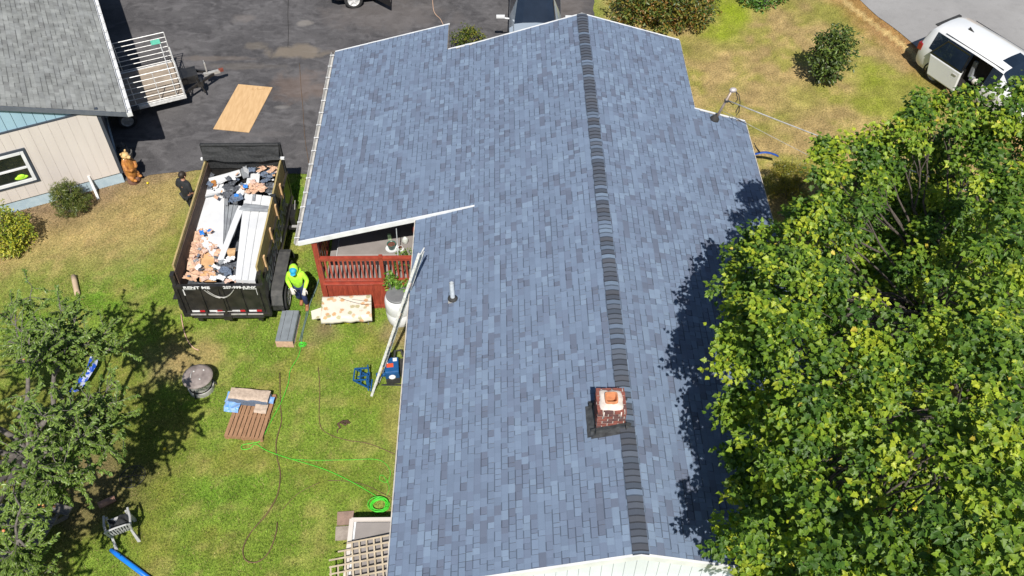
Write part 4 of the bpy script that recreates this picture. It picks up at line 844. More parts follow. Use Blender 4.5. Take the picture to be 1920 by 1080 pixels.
for q in range(52):
    mk = rr_.choice(['kraft', 'shred', 'shred', 'pinkpaper', 'panel', 'greyvinyl', 'blueshred', 'kraft2']); y = rr_.choice([rr_.uniform(.12, 1.3), rr_.uniform(3.0, 4.1)]); x = rr_.uniform(-.95, .95) if y > 2 else rr_.uniform(-.95, .25)
    p = DM @ Vector((x, y, 1.72+rr_.uniform(-.06, .10)+.12*(y > 2.5))); k += 1; o = scrap('scrap', 960, 540, 0, rr_.uniform(.03, .085), M[mk], 'small torn roofing scrap scattered over the load', 'small scraps scattered over the load', k, .5); o.location = p; o.rotation_euler = (rr_.uniform(-.6, .6), rr_.uniform(-.6, .6), rr_.uniform(0, 6))
# block beside the trailer
mb = MB(); p = W(531, 554, .05); mb.box(p, (.36, .14, .09)); tag(mb.build('wood_block', M['lumber']), 'short pale wood block under the trailer wheel edge', 'block')
# ------------------------------------------------------------------ people
def hand(mb, wrist, d, up, s=1.0, curl=.5):
    d = Vector(d).normalized(); up = Vector(up).normalized(); side = d.cross(up).normalized(); w = Vector(wrist)
    pm = w+d*.055*s
    mb.loft([[q+side*a*s+up*b*s for a, b in ((-.03, -.012), (.03, -.012), (.036, 0), (.03, .014), (-.03, .014), (-.036, 0))] for q in (w, w+d*.05*s, w+d*.09*s)])
    for i, (o, L) in enumerate(((-.03, .065), (-.010, .078), (.011, .073), (.031, .055))):
        b = w+d*.088*s+side*o*s; m1 = b+(d*(1-.3*curl)-up*.5*curl)*L*.5*s; m2 = m1+(d*(1-.9*curl)-up*1.0*curl)*L*.5*s
        mb.tube([b, m1, m2], [.0095*s, .009*s, .007*s], 6)
    b = w+d*.02*s-side*.032*s; mb.tube([b, b+(d*.6-side*.7-up*.3)*.04*s, b+(d*.9-side*.5-up*.5)*.075*s], [.012*s, .010*s, .008*s], 6)
def person(base, yaw, J, colors, name_label, cat='person'):
    """J joints in local coords, +y is where the person faces"""
    PMx = Matrix.Translation(base) @ Matrix.Rotation(yaw, 4, 'Z')
    root = empty('person', base, yaw, name_label, cat); g = lambda k: PMx @ Vector(J[k])
    body = {k: (g(k), r) for k, r in (('pelvis', .115), ('belly', .115), ('chest', .135), ('neck', .055), ('head0', .06), ('head1', .085), ('head2', .075), ('shL', .06), ('elL', .042), ('wrL', .028), ('shR', .06), ('elR', .042), ('wrR', .028), ('hpL', .085), ('knL', .058), ('anL', .042), ('toL', .035), ('hpR', .085), ('knR', .058), ('anR', .042), ('toR', .035))}
    E = [('pelvis', 'belly'), ('belly', 'chest'), ('chest', 'neck'), ('neck', 'head0'), ('head0', 'head1'), ('head1', 'head2')]
    for s in 'LR': E += [('chest', 'sh'+s), ('sh'+s, 'el'+s), ('el'+s, 'wr'+s), ('pelvis', 'hp'+s), ('hp'+s, 'kn'+s), ('kn'+s, 'an'+s), ('an'+s, 'to'+s)]
    b = skinmesh('body', body, E, M['skin'], root)
    return root, PMx, g, b
JS = dict(pelvis=(0, 0, .95), belly=(0, .03, 1.12), chest=(0, .06, 1.34), neck=(0, .10, 1.50), head0=(0, .13, 1.57), head1=(0, .17, 1.66), head2=(0, .19, 1.73), shL=(-.18, .06, 1.42), elL=(-.27, .08, 1.16), wrL=(-.20, .30, 1.05), shR=(.18, .06, 1.42), elR=(.26, .06, 1.16), wrR=(.13, .31, 1.10), hpL=(-.09, 0, .90), knL=(-.10, .14, .52), anL=(-.08, -.02, .10), toL=(-.09, .14, .05), hpR=(.09, 0, .90), knR=(.09, .04, .50), anR=(.08, -.20, .13), toR=(.09, -.08, .04))
def clothes(root, g, kind, r, keys, edges, m, extra=None):
    J2 = {k: (g(k), r[k]) for k in keys}
    if extra: J2.update({k: (v, rr) for k, (v, rr) in extra.items()})
    return skinmesh(kind, J2, edges, m, root)
# hi-vis roofer, walking towards the camera
p1 = W(571, 575, 0); r1, P1, g1, b1 = person(p1, R(183), JS, None, 'person in a lime hooded sweatshirt and blue cap walking beside the trailer')
clothes(r1, g1, 'sweatshirt', dict(pelvis=.15, belly=.155, chest=.165, neck=.10, shL=.085, elL=.068, wrL=.045, shR=.085, elR=.068, wrR=.045), ('belly', 'neck', 'pelvis', 'chest', 'shL', 'elL', 'wrL', 'shR', 'elR', 'wrR'), [('pelvis', 'belly'), ('belly', 'chest'), ('chest', 'neck'), ('chest', 'shL'), ('shL', 'elL'), ('elL', 'wrL'), ('chest', 'shR'), ('shR', 'elR'), ('elR', 'wrR')], M['hivis'])
mb = MB(P1); mb.blob((0, .12, 1.66), (.125, .135, .15), 16, .08, 3); mb.blob((0, .03, 1.50), (.17, .13, .09), 14, .1, 3); mb.build('hood', M['hivis'], r1, smooth=True)
mb = MB(P1); mb.blob((0, .20, 1.70), (.098, .105, .085), 14); mb.blob((0, .30, 1.655), (.075, .07, .015), 12); mb.build('cap', M['cyan'], r1, smooth=True)
mb = MB(P1); mb.blob((0, .245, 1.60), (.06, .06, .07), 12); mb.blob((0, .312, 1.60), (.013, .02, .02), 8); fc_ = mb.build('face', M['skin'], r1, smooth=True)
mb = MB(P1)
for s in (-1, 1): mb.blob((s*.025, .298, 1.625), (.01, .008, .007), 8)
mb.blob((0, .302, 1.563), (.022, .007, .005), 8); mb.build('eyes_and_mouth', M['hair'], fc_)
mb = MB(P1); hand(mb, JS['wrL'], (.15, .85, -.45), (0, .4, 1), 1.2); mb.blob(JS['wrL'], (.045, .05, .045), 10); mb.build('glove', M['glove'], r1, smooth=True)
mb = MB(P1); hand(mb, JS['wrR'], (-.35, .8, -.4), (0, .4, 1), 1.2); mb.blob(JS['wrR'], (.045, .05, .045), 10); mb.build('glove', M['glove'], r1, smooth=True)
rp_ = dict(pelvis=.135, hpL=.105, knL=.082, anL=.068, hpR=.105, knR=.082, anR=.068)
clothes(r1, g1, 'trousers', rp_, ('pelvis', 'hpL', 'knL', 'anL', 'hpR', 'knR', 'anR'), [('pelvis', 'hpL'), ('hpL', 'knL'), ('knL', 'anL'), ('pelvis', 'hpR'), ('hpR', 'knR'), ('knR', 'anR')], M['navy'])
def boots(Px, J, parent, m):
    for s in 'LR':
        a = Vector(J['an'+s]); t = Vector(J['to'+s]); mb = MB(Px)
        mb.tube([a+Vector((0, 0, .13)), a+Vector((0, 0, .02)), a+Vector((0, .02, -.03))], [.062, .06, .055], 12); mb.tube([a+Vector((0, -.04, -.03)), (a+t)/2+Vector((0, .02, -.02)), t+Vector((0, .06, .0))], [.05, .052, .04], 12)
        mb.build('boot', m, parent, smooth=True)
boots(P1, JS, r1, M['boot'])
mb = MB(P1); mb.box((-.165, .09, .74), (.02, .035, .32)); mb.build('reflective_strip', wp, r1)
# man in black, seen from behind at the far left corner of the trailer
JB = dict(JS); JB.update(head0=(0, .05, 1.56), head1=(0, .06, 1.64), head2=(0, .06, 1.70), neck=(0, .03, 1.49), chest=(0, .0, 1.33), belly=(0, .0, 1.12), shL=(-.185, 0, 1.41), elL=(-.29, -.02, 1.15), wrL=(-.31, .12, .95), shR=(.185, 0, 1.41), elR=(.27, -.03, 1.15), wrR=(.24, .14, .98), knL=(-.10, .06, .5), anL=(-.1, .1, .1), toL=(-.1, .24, .05), knR=(.09, .02, .5), anR=(.09, -.1, .1), toR=(.09, .04, .05))
p2 = W(339, 330, 1.66); p2.z = 0; r2, P2, g2, b2 = person(p2, R(-30), JB, None, 'person in a black T-shirt with dark hair seen from behind by the trailer')
clothes(r2, g2, 't_shirt', dict(pelvis=.145, belly=.15, chest=.165, neck=.075, shL=.095, elL=.062, shR=.095, elR=.062), ('belly', 'neck', 'pelvis', 'chest', 'shL', 'elL', 'shR', 'elR'), [('pelvis', 'belly'), ('belly', 'chest'), ('chest', 'neck'), ('chest', 'shL'), ('shL', 'elL'), ('chest', 'shR'), ('shR', 'elR')], M['blackcloth'])
clothes(r2, g2, 'trousers', rp_, ('pelvis', 'hpL', 'knL', 'anL', 'hpR', 'knR', 'anR'), [('pelvis', 'hpL'), ('hpL', 'knL'), ('knL', 'anL'), ('pelvis', 'hpR'), ('hpR', 'knR'), ('knR', 'anR')], M['blackcloth'])
mb = MB(P2); mb.blob((0, .045, 1.67), (.098, .115, .11), 16, .05, 5); mb.build('hair', M['hair'], r2, smooth=True)
mb = MB(P2); mb.blob((0, .10, 1.63), (.078, .085, .10), 14); mb.blob((0, .19, 1.62), (.014, .02, .022), 8)
for s in (-1, 1): mb.blob((s*.098, .05, 1.63), (.014, .022, .032), 8)
mb.build('face', M['skin'], r2, smooth=True)
for s, k in ((-1, 'wrL'), (1, 'wrR')):
    mb = MB(P2); hand(mb, JB[k], (0, .4, -.9), (s*-1, 0, 0), 1.05, .4); mb.build('hand', M['skin'], r2, smooth=True)
boots(P2, JB, r2, M['rubber'])
# ------------------------------------------------------------------ yard things
def thing1(mb, name, m, label, cat, group=None, **k): return tag(mb.build(name, m, **k), label, cat, group)
# grey shingle bundle / vent box by the trailer
bp0 = [W(530, 584, .27), W(560, 584, .27), W(546, 636, .27), W(518, 636, .27)]
bc = sum(bp0, Vector())/4; bc.z = 0; ba = math.atan2((bp0[0]-bp0[3]).y, (bp0[0]-bp0[3]).x)
BX_ = Matrix.Translation(bc) @ Matrix.Rotation(ba, 4, 'Z'); L_ = 1.08; w_ = .46
vb = empty('vent_carton', bc, ba, 'stack of grey perforated ridge vent strips in an open tan carton on the grass', 'carton')
mb = MB(BX_); mb.box((-L_/2+.01, 0, .12), (.02, w_, .24)); mb.box((0, 0, .01), (L_, w_, .02)); mb.build('carton', M['kraft'], vb)
mb = MB(BX_)
for k in range(9): mb.box((.01*math.sin(k*3), .006*math.sin(k*5), .04+k*.027), (L_-.03, w_-.02, .022))
st_ = mb.build('vent_strip_stack', mat('vent_grey', (.20, .225, .25), (.16, .18, .20), .6, scale=5), vb)
mb = MB(BX_)
for s in (-.10, .10):
    for k in range(22): mb.box((-.48+k*.045, s+.01, .27), (.026, .012, .006))
mb.build('slots', M['rubber'], st_)
# floral covered table
ta = empty('cloth_covered_table', W(650, 580, 0), 0, 'folding table under a white cloth printed with tan flowers, in front of the red porch', 'table')
def cloth_mat():
    m = bpy.data.materials.new('floral_cloth'); m.use_nodes = True; n = m.node_tree.nodes; l = m.node_tree.links; b = n['Principled BSDF']; b.inputs['Roughness'].default_value = .85
    tc = n.new('ShaderNodeTexCoord'); v = n.new('ShaderNodeTexVoronoi'); v.inputs['Scale'].default_value = 6; l.new(tc.outputs['Object'], v.inputs[0])
    t = n.new('ShaderNodeTexNoise'); t.inputs['Scale'].default_value = 30; l.new(tc.outputs['Object'], t.inputs[0])
    ad = n.new('ShaderNodeMath'); ad.operation = 'MULTIPLY_ADD'; l.new(t.outputs[0], ad.inputs[0]); ad.inputs[1].default_value = .5; l.new(v.outputs[0], ad.inputs[2])
    r = n.new('ShaderNodeMapRange'); r.inputs[1].default_value = .56; r.inputs[2].default_value = .66; r.inputs[3].default_value = .9; r.inputs[4].default_value = 0; l.new(ad.outputs[0], r.inputs[0])
    cr = n.new('ShaderNodeValToRGB'); l.new(v.outputs[1], cr.inputs[0]); cr.color_ramp.interpolation = 'CONSTANT'; e = cr.color_ramp.elements; e[0].color = (.50, .28, .12, 1); e[1].position = .5; e[1].color = (.36, .33, .18, 1); q = e.new(.72); q.color = (.56, .36, .22, 1)
    mx = n.new('ShaderNodeMix'); mx.data_type = 'RGBA'; mx.inputs[6].default_value = (.62, .58, .50, 1); l.new(r.outputs[0], mx.inputs[0]); l.new(cr.outputs[0], mx.inputs[7]); l.new(mx.outputs[2], b.inputs['Base Color']); return m
cm = cloth_mat(); tz = .76
A, B_, C_, D_ = W(604, 557, tz), W(696, 553, tz), W(697, 592, tz), W(601, 597, tz)
nx, ny = 26, 14; vs = []
for i in range(nx+1):
    for j in range(-2, ny+4):
        s = i/nx; t = min(max(j/ny, 0), 1); q = A.lerp(B_, s).lerp(D_.lerp(C_, s), t).copy(); over = max(j-ny, 0)+max(-j, 0)
        q.z += .012*mnoise.noise(Vector((q.x*4, q.y*5, 0)))+.006*math.sin(q.x*13+q.y*3); q.y += (-1 if j > ny else 1)*.015*over+(-1 if j > ny else 1)*.03*mnoise.noise(Vector((q.x*6, 0, 3)))*(1 if over else 0); q.z -= .055*over
        vs.append(q)
nj = ny+6; mb = MB(); mb.add(vs, [(i*nj+j, (i+1)*nj+j, (i+1)*nj+j+1, i*nj+j+1) for i in range(nx) for j in range(nj-1)])
c_ = mb.build('cloth', cm, ta, smooth=True); md = c_.modifiers.new('t', 'SOLIDIFY'); md.thickness = .008
sheetpts = [W(583, 583, .70), W(604, 576, .72), W(604, 595, .72), W(585, 598, .70)]
mb = MB(); mb.add([p for p in sheetpts]+[p-Vector((0, 0, .03)) for p in sheetpts], [(0, 1, 2, 3), (7, 6, 5, 4)]+[(i, 4+i, 4+(i+1) % 4, (i+1) % 4) for i in range(4)]); mb.build('side_flap', cm, ta)
mb = MB(); mb.box((A+B_+C_+D_)/4-Vector((0, 0, .04)), (1.15, .6, .03)); mb.build('tabletop', M['greyvinyl'], ta)
for u, v in ((620, 611), (691, 608), (618, 575), (693, 572)):
    mb = MB(); p = W(u, v, 0); mb.tube([p, Vector((p.x, p.y+.02, .72))], .013, 8); mb.build('leg', M['galv'], ta)
mb = MB(); pp = [W(*q, .785) for q in ((636, 558), (650, 563), (664, 567), (680, 571), (696, 570))]; mb.tube(pp, .006, 6); mb.tube([W(*q, .785) for q in ((660, 561), (680, 564), (697, 565))], .005, 6); thing1(mb, 'cord', M['rubber'], 'thin dark cord lying across the flowered table cloth', 'cord')
mb = MB(Matrix.Translation(W(653, 602, .0))); mb.loft([[(r*math.copysign(abs(math.cos(t))**.5, math.cos(t)), r*.7*math.copysign(abs(math.sin(t))**.5, math.sin(t)), z) for t in [2*math.pi*k/20 for k in range(20)]] for r, z in ((.13, 0), (.16, .22), (.18, .24), (.17, .25), (.15, .235), (.13, .03))]); thing1(mb, 'yellow_bin', M['yellow'], 'small yellow plastic bin under the flowered table', 'bin')
mb = MB(Matrix.Translation(W(681, 596, .0))); mb.loft([[(r*math.cos(t), r*.7*math.sin(t), z) for t in [2*math.pi*k/20 for k in range(20)]] for r, z in ((.13, 0), (.15, .10), (.14, .16), (.08, .18))]); thing1(mb, 'red_container', M['redplastic'], 'low red container under the right end of the flowered table', 'container')
# barrel
bq = W(752, 598, 0); ba_ = empty('barrel', bq, 0, 'big white plastic barrel with a grey lid at the porch corner', 'barrel')
MBq = Matrix.Translation(bq)
mb = MB(MBq); mb.lathe((0, 0, 0), [(.30, 0), (.345, .06), (.365, .2), (.372, .42), (.36, .45), (.36, .48), (.374, .51), (.372, .8), (.35, .92), (.30, .99)], 32); mb.build('drum', M['barrel'], ba_, smooth=True)
mb = MB(MBq); mb.lathe((0, 0, 0), [(.30, .985), (.315, .99), (.315, 1.03), (.29, 1.05), (.10, 1.045), (.0, 1.045)], 32); mb.build('lid', M['greylid'], ba_)
# porch pots
def pot(u, v, z, r, label, dirt):
    p = W(u, v, z); o = empty('plant_pot', p, 0, label, 'pot'); T = Matrix.Translation(p)
    mb = MB(T); mb.lathe((0, 0, 0), [(r*1.35, .0), (r*1.5, .02), (r*1.45, .02), (r*1.2, .012)], 24); mb.build('saucer', M['white_trim'], o)
    mb = MB(T); mb.lathe((0, 0, 0), [(r*.75, .02), (r, r*1.5), (r*1.06, r*1.5), (r*1.06, r*1.62), (r*.95, r*1.62), (r*.9, r*1.3)], 24); mb.build('pot', mat('pot_green', (.01, .11, .085), (.008, .085, .07), .4) if dirt else M['white_trim'], o, smooth=True)
    mb = MB(T); mb.blob((0, 0, r*1.3), (r*.88, r*.88, .03), 14, .6, 5); mb.build('soil', mat('soil', (.16, .06, .04), (.08, .035, .025), .95, scale=30), o); return o
ZS = ZF+.43
pot(735, 466, ZS, .115, 'dark green pot of red brown soil on a white saucer on the porch', True); pot(751, 468, ZS, .06, 'small white pot on a saucer beside the green pot on the porch', False)
p = W(731, 448, ZS); mb = MB(Matrix.Translation(p)); mb.box((0, 0, .09), (.09, .05, .18)); thing1(mb, 'plant_food_box', mat('pale_green_box', (.45, .68, .36), (.4, .6, .3), .6), 'upright pale green packet behind the green plant pot', 'packet')
p = W(760, 456, ZS); mb = MB(Matrix.Translation(p)); mb.blob((0, 0, .11), (.09, .07, .14), 10, .25, 4); thing1(mb, 'plastic_bag', mat('white_bag', (.6, .62, .58), (.45, .47, .44), .4, scale=16), 'crumpled white plastic bag on the porch beside the pots', 'bag', smooth=True)
# ladder hoist leaning on the eave
lb = W(697, 742, 0); lt = W(786, 476, 5.0); up_ = (lt-lb); print('ladder', lb, lt, up_.length)
lad = empty('ladder_hoist', lb, 0, 'aluminium ladder hoist leaning on the blue roof eave with a blue motor at its foot', 'ladder')
dY = Vector((.14, .42, 0)); ln_ = up_.length; ud = up_.normalized()
side = ud.cross(dY.normalized())
for q, nm in ((0, 0), (1, 1)):
    mb = MB(); o = lb+dY*q; mb.bar(o, o+up_*(1 if q == 0 else .93), .06, .05, up=dY); mb.build('side_rail', M['alu'], lad)
for k in range(17):
    t = .04+k*.057; mb = MB(); o = lb+up_*t; mb.tube([o, o+dY], .016, 8); mb.build('rung', M['alu'], lad)
for k in range(9):  # weathered gusset plates on the rail faces
    t = .10+k*.1
    mb = MB(); o = lb+up_*t+Vector((0, -.02, .0)); mb.bar(o-side*.036, o-side*.036+ud*.13, .010, .05, up=dY); mb.build('gusset', [M['galv'], M['pinkpaper']][k % 2], lad)
mb = MB(); o = lb+up_*.17; mb.bar(o-side*.045, o+ud*.3-side*.045, .012, .06, up=dY); mb.build('warning_label', M['yellow'], lad)
# blue carriage frame left of the foot
mb = MB(); b = lb+Vector((0, .1, 0)); pts = lambda *a: [b+Vector(p) for p in a]
for a, c in (((-.15, 0, .15), (-.15, .2, .95)), ((-.15, .45, .15), (-.15, .5, 1.0)), ((-.1, 0, .3), (-.75, .0, .85)), ((-.1, .45, .3), (-.75, .45, .85)), ((-.75, 0, .85), (-.75, .45, .85)), ((-.45, 0, .58), (-.45, .45, .58)), ((-.1, 0, .9), (-.75, 0, .85)), ((-.1, .45, .9), (-.75, .45, .85)), ((-.45, 0, .88), (-.45, .45, .88)), ((-.6, .2, .72), (-.1, .2, .9)), ((-.05, 0, .1), (-.05, .45, .1)), ((-.1, .2, .2), (-.1, .2, .8))):
    A3 = lambda q: b+Vector((q[0]*.55, q[1]*.8, q[2]*.62)); mb.bar(A3(a), A3(c), .03, .03)
mb.box(b+Vector((-.08, .2, .3)), (.08, .28, .2)); mb.build('carriage', M['bluepaint'], lad)
mo_ = W(735, 690, .45)
mb = MB(Matrix.Translation(mo_) @ Matrix.Rotation(.12, 4, 'Z')); mb.box((0, 0, 0), (.36, .48, .28)); mb.bar((-.42, -.1, -.1), (-.18, -.1, -.1), .10, .10); mt_ = mb.build('motor_housing', M['bluepaint'], lad, bevel=.03)
mb = MB(Matrix.Translation(mo_) @ Matrix.Rotation(.12, 4, 'Z')); mb.box((-.04, -.02, .145), (.17, .12, .008)); mb.build('decal', M['redplastic'], mt_)
mb = MB(Matrix.Translation(mo_) @ Matrix.Rotation(.12, 4, 'Z')); mb.box((.09, .15, .145), (.10, .10, .008)); mb.build('decal', M['white_trim'], mt_); mb = MB(Matrix.Translation(mo_) @ Matrix.Rotation(.12, 4, 'Z')); mb.box((-.12, .12, .145), (.06, .16, .008)); mb.build('decal', M['white_trim'], mt_); mb = MB(Matrix.Translation(mo_) @ Matrix.Rotation(.12, 4, 'Z')); mb.blob((.0, -.3, .02), (.09, .06, .06), 10); mb.build('fuel_cap', M['white_trim'], mt_)
mb = MB(Matrix.Translation(mo_) @ Matrix.Rotation(.12, 4, 'Z')); mb.box((.29, .0, -.05), (.16, .4, .3)); mb.tube([(.05, .32, -.1), (.1, .5, .05), (.25, .55, .0), (.3, .4, -.1)], .03, 8); mb.tube([(-.3, -.35, -.2), (.2, -.42, -.2), (.28, -.3, -.1)], .018, 6); mb.box((.0, 0, -.25), (.35, .5, .2)); mb.tube([(-.05, .3, .0), (-.05, .48, .0)], .05, 10); mb.build('engine', M['rubber'], mt_)
# fire pit
fp = W(379, 727, 0); FM = Matrix.Translation(fp); fire = empty('fire_pit', fp, 0, 'round sooty steel fire pit with a flat lid on the scorched grass', 'fire pit')
mb = MB(FM); mb.lathe((0, 0, 0), [(.24, .12), (.28, .16), (.30, .36), (.34, .44), (.36, .46), (.34, .46)], 32); mb.lathe((0, 0, 0), [(.33, .0), (.33, .14), (.30, .14), (.30, .0)], 32); mb.build('bowl', M['galv'], fire, smooth=False)
mb = MB(FM); mb.lathe((0, .0, 0), [(.37, .46), (.385, .47), (.38, .50), (.30, .535), (.15, .55), (0, .552)], 32); ld = mb.build('lid', M['soot'], fire, smooth=True)
mb = MB(FM); mb.tube([(-.14, -.1, .55), (-.14, .02, .58), (-.14, .1, .55)], .01, 6); mb.build('handle', M['galv'], ld)
for q_ in ((.14, .16, .55), (-.1, .12, .55), (.1, -.12, .55)): mb = MB(FM); mb.blob(q_, (.03, .03, .02), 8); mb.build('knob', M['galv'], ld)
for t in (.3, 2.4, 4.5): mb = MB(FM); mb.tube([(.31*math.cos(t), .31*math.sin(t), .3), (.37*math.cos(t), .37*math.sin(t), .0)], .018, 6); mb.build('leg', M['rubber'], fire)
# pallet with the last torn shingle bundle
PL = [W(453, 735, .13), W(522, 741, .13), W(488, 823, .13), W(415, 817, .13)]
pc = sum(PL, Vector())/4; pc.z = 0; pa = math.atan2((PL[1]-PL[0]+PL[2]-PL[3]).y, (PL[1]-PL[0]+PL[2]-PL[3]).x); pw = ((PL[1]-PL[0]).length+(PL[2]-PL[3]).length)/2; pl = ((PL[0]-PL[3]).length+(PL[1]-PL[2]).length)/2; print('pallet', pw, pl, math.degrees(pa))
sk_ = (PL[0]+PL[1]-PL[2]-PL[3]); PMt = Matrix.Translation(pc) @ Matrix.Rotation(pa, 4, 'Z')
pal = empty('pallet', pc, pa, 'brown wooden shipping pallet lying on the lawn with a torn bundle on it', 'pallet')
for k in range(9):
    mb = MB(PMt); mb.box((-pw/2+.05+k*(pw-.1)/8, .01*math.sin(k*4), .125), (.088, pl, .02)); mb.build('top_board', M['pallet'], pal)
for k in range(3):
    mb = MB(PMt); mb.box((0, (-1+k)*(pl/2-.03), .065), (pw, .04, .09)); mb.build('stringer', M['pallet'], pal)
for k in range(3):
    mb = MB(PMt); mb.box(((-1+k)*(pw/2-.06), 0, .011), (.09, pl, .018)); mb.build('bottom_board', M['pallet'], pal)
SBp = [W(438, 727, .34), W(503, 733, .34), W(497, 758, .34), W(429, 748, .34)]; sc = sum(SBp, Vector())/4; sc.z = .137
sa = math.atan2((SBp[1]-SBp[0]).y, (SBp[1]-SBp[0]).x); SM = Matrix.Translation(sc) @ Matrix.Rotation(sa, 4, 'Z')
sb_ = empty('shingle_bundle', sc, sa, 'torn paper wrapped shingle bundle with blue plastic on the pallet', 'bundle')
mb = MB(SM); rs = random.Random(9)
for k in range(8): mb.box((rs.uniform(-.01, .01), rs.uniform(-.008, .008), .014+k*.022), (1.0, .34, .019))
mb.build('shingle_stack', M['blueshred'], sb_)
def crum(mb, x0, x1, y0, y1, z, a, n=14, sd=0, droop=0):
    vs = []
    for i in range(n+1):
        for j in range(n+1):
            x = lerp(x0, x1, i/n); y = lerp(y0, y1, j/n); q = Vector((x*6, y*6, sd)); dr = droop*max(0, (n*.25-j)/(n*.25))**1.0
            vs.append((x+.5*a*mnoise.noise(q+Vector((5, 0, 0))), y+.5*a*mnoise.noise(q+Vector((0, 5, 0))), z+a*mnoise.noise(q)-dr))
    mb.add(vs, [(i*(n+1)+j, (i+1)*(n+1)+j, (i+1)*(n+1)+j+1, i*(n+1)+j+1) for i in range(n) for j in range(n)])
mb = MB(SM); crum(mb, -.51, .51, -.17, .19, .205, .02, sd=2, droop=.05); crum(mb, .2, .52, -.40, -.15, .10, .05, sd=7, droop=.05); mb.build('paper', mat('grey_tan_paper', (.48, .38, .30), (.36, .28, .22), .85, scale=14, bump=.3), sb_, smooth=True)
bf_ = mat('blue_film', (.10, .28, .62), (.3, .42, .62), .3, scale=12)
for a_, k_ in (((-.56, -.18, -.42, -.15, .10, .05), dict(sd=4, droop=.08)), ((-.58, -.48, -.2, .1, .14, .05), dict(sd=5)), ((.50, .62, -.1, .1, .08, .05), dict(sd=8))): mb = MB(SM); crum(mb, *a_, **k_); mb.build('wrap', bf_, sb_, smooth=True)
# cords and hoses on the lawn
def cord(name, pts, r, m, label, cat='hose', z=.02, sub=4, seed=0, group=None):
    P = [W(u, v, 0) for u, v in pts]; out = []
    for i in range(len(P)-1):
        p0 = P[max(i-1, 0)]; p1 = P[i]; p2 = P[i+1]; p3 = P[min(i+2, len(P)-1)]
        for k in range(sub):
            t = k/sub; q = .5*((2*p1)+(p2-p0)*t+(2*p0-5*p1+4*p2-p3)*t*t+(3*p1-p0-3*p2+p3)*t**3); q.z = z+r+.012*mnoise.noise(q*2+Vector((seed, 0, 0))); out.append(q)
    q = P[-1].copy(); q.z = z+r; out.append(q); mb = MB(); mb.tube(out, r, 6); return tag(mb.build(name, m, smooth=True), label, cat, group)
cord('extension_cord', [(566, 645), (560, 670), (545, 695), (541, 720), (528, 755), (512, 785), (490, 826), (475, 832), (455, 836), (455, 844), (470, 842), (480, 834), (500, 846), (545, 862), (600, 878), (650, 900), (700, 928), (715, 940)], .008, M['neon'], 'bright green extension cord snaking from the carton past the pallet to its coil', 'cord', z=.03)
cord('extension_cord', [(545, 862), (600, 864), (660, 863), (700, 862), (720, 868), (732, 885), (726, 905), (712, 900), (714, 892), (722, 896), (730, 915), (725, 930)], .006, M['neon'], 'thin bright green cord looping towards the eave above the coil', 'cord', z=.02)
def coil(name, u, v, R_, turns, r, m, label, cat, sq=.9, seed=1, jit=.25, group=None):
    c = W(u, v, 0); rs = random.Random(seed); mb = MB(); pts = []
    for k in range(turns*22):
        t = 2*math.pi*k/22; tt = int(k/22); rr = R_*(1-jit*abs(math.sin(tt*1.7+seed))+.06*math.sin(t*2+tt)); ox = .12*R_*math.sin(tt*2.1); pts.append(c+Vector((ox+rr*math.cos(t), rr*sq*math.sin(t), .025+r+.012*tt)))
    mb.tube(pts, r, 6); return tag(mb.build(name, m, smooth=True), label, cat, group)
coil('cord_coil', 712, 950, .23, 9, .010, M['neon'], 'coil of bright green extension cord beside the lattice', 'cord', seed=2)
coil('cord_loops', 567, 648, .13, 4, .009, M['neon'], 'small tangle of bright green cord near the grey vent carton', 'cord', seed=5, jit=.7)
cord('garden_hose', [(525, 700), (526, 760), (528, 790), (518, 830), (520, 860), (526, 890), (520, 930), (500, 965), (470, 1000), (456, 1030), (462, 1052), (485, 1054), (505, 1035), (518, 1000), (520, 980)], .014, M['brownhose'], 'long brown garden hose curving down the lawn beside the green cord', z=.01)
cord('garden_hose', [(597, 690), (600, 730), (599, 790), (612, 812), (650, 826), (690, 832), (740, 852)], .010, M['brownhose'], 'thin brown hose running from the vent carton side to the eave', z=.01)
cord('garden_hose', [(615, 902), (650, 903), (690, 912), (735, 935)], .008, M['brownhose'], 'faint brown hose near the green coil under the eave', z=.008)
cord('garden_hose', [(530, 955), (560, 925), (600, 905)], .007, M['brownhose'], 'short faint hose between the long hose and the green coil', z=.006)
cord('air_hose', [(340, 590), (343, 610), (350, 635), (362, 652), (373, 658)], .016, M['kraft'], 'pale tan hose end on the grass below the trailer tailgate', z=.015)
cord('grey_green_cord', [(608, 460), (604, 490), (600, 520), (592, 545), (582, 570), (576, 595), (568, 625), (565, 648)], .016, M['greenhose'], 'grey green bundle of cord running past the person in the lime sweatshirt', 'cord', z=.015)
cord('grey_green_cord', [(600, 520), (588, 550), (578, 575), (570, 610), (562, 640)], .012, M['greenhose'], 'second grey green cord twisted alongside the first by the roofer', 'cord', z=.02, seed=4)
cord('black_wire', [(541, 0), (540, 30), (541, 60), (540, 90)], .008, M['rubber'], 'thin dark wire lying on the driveway above the plywood', 'wire', z=.03)
cord('pale_wire', [(562, 120), (565, 170), (568, 200), (572, 260), (580, 310)], .008, M['brownhose'], 'thin brown wire on the driveway beside the left eave', 'wire', z=.03)
cord('pale_rope', [(811, 0), (813, 20), (818, 30), (826, 38), (832, 50)], .012, M['kraft'], 'pale rope lying on the driveway behind the roof peak step', 'rope', z=.03)
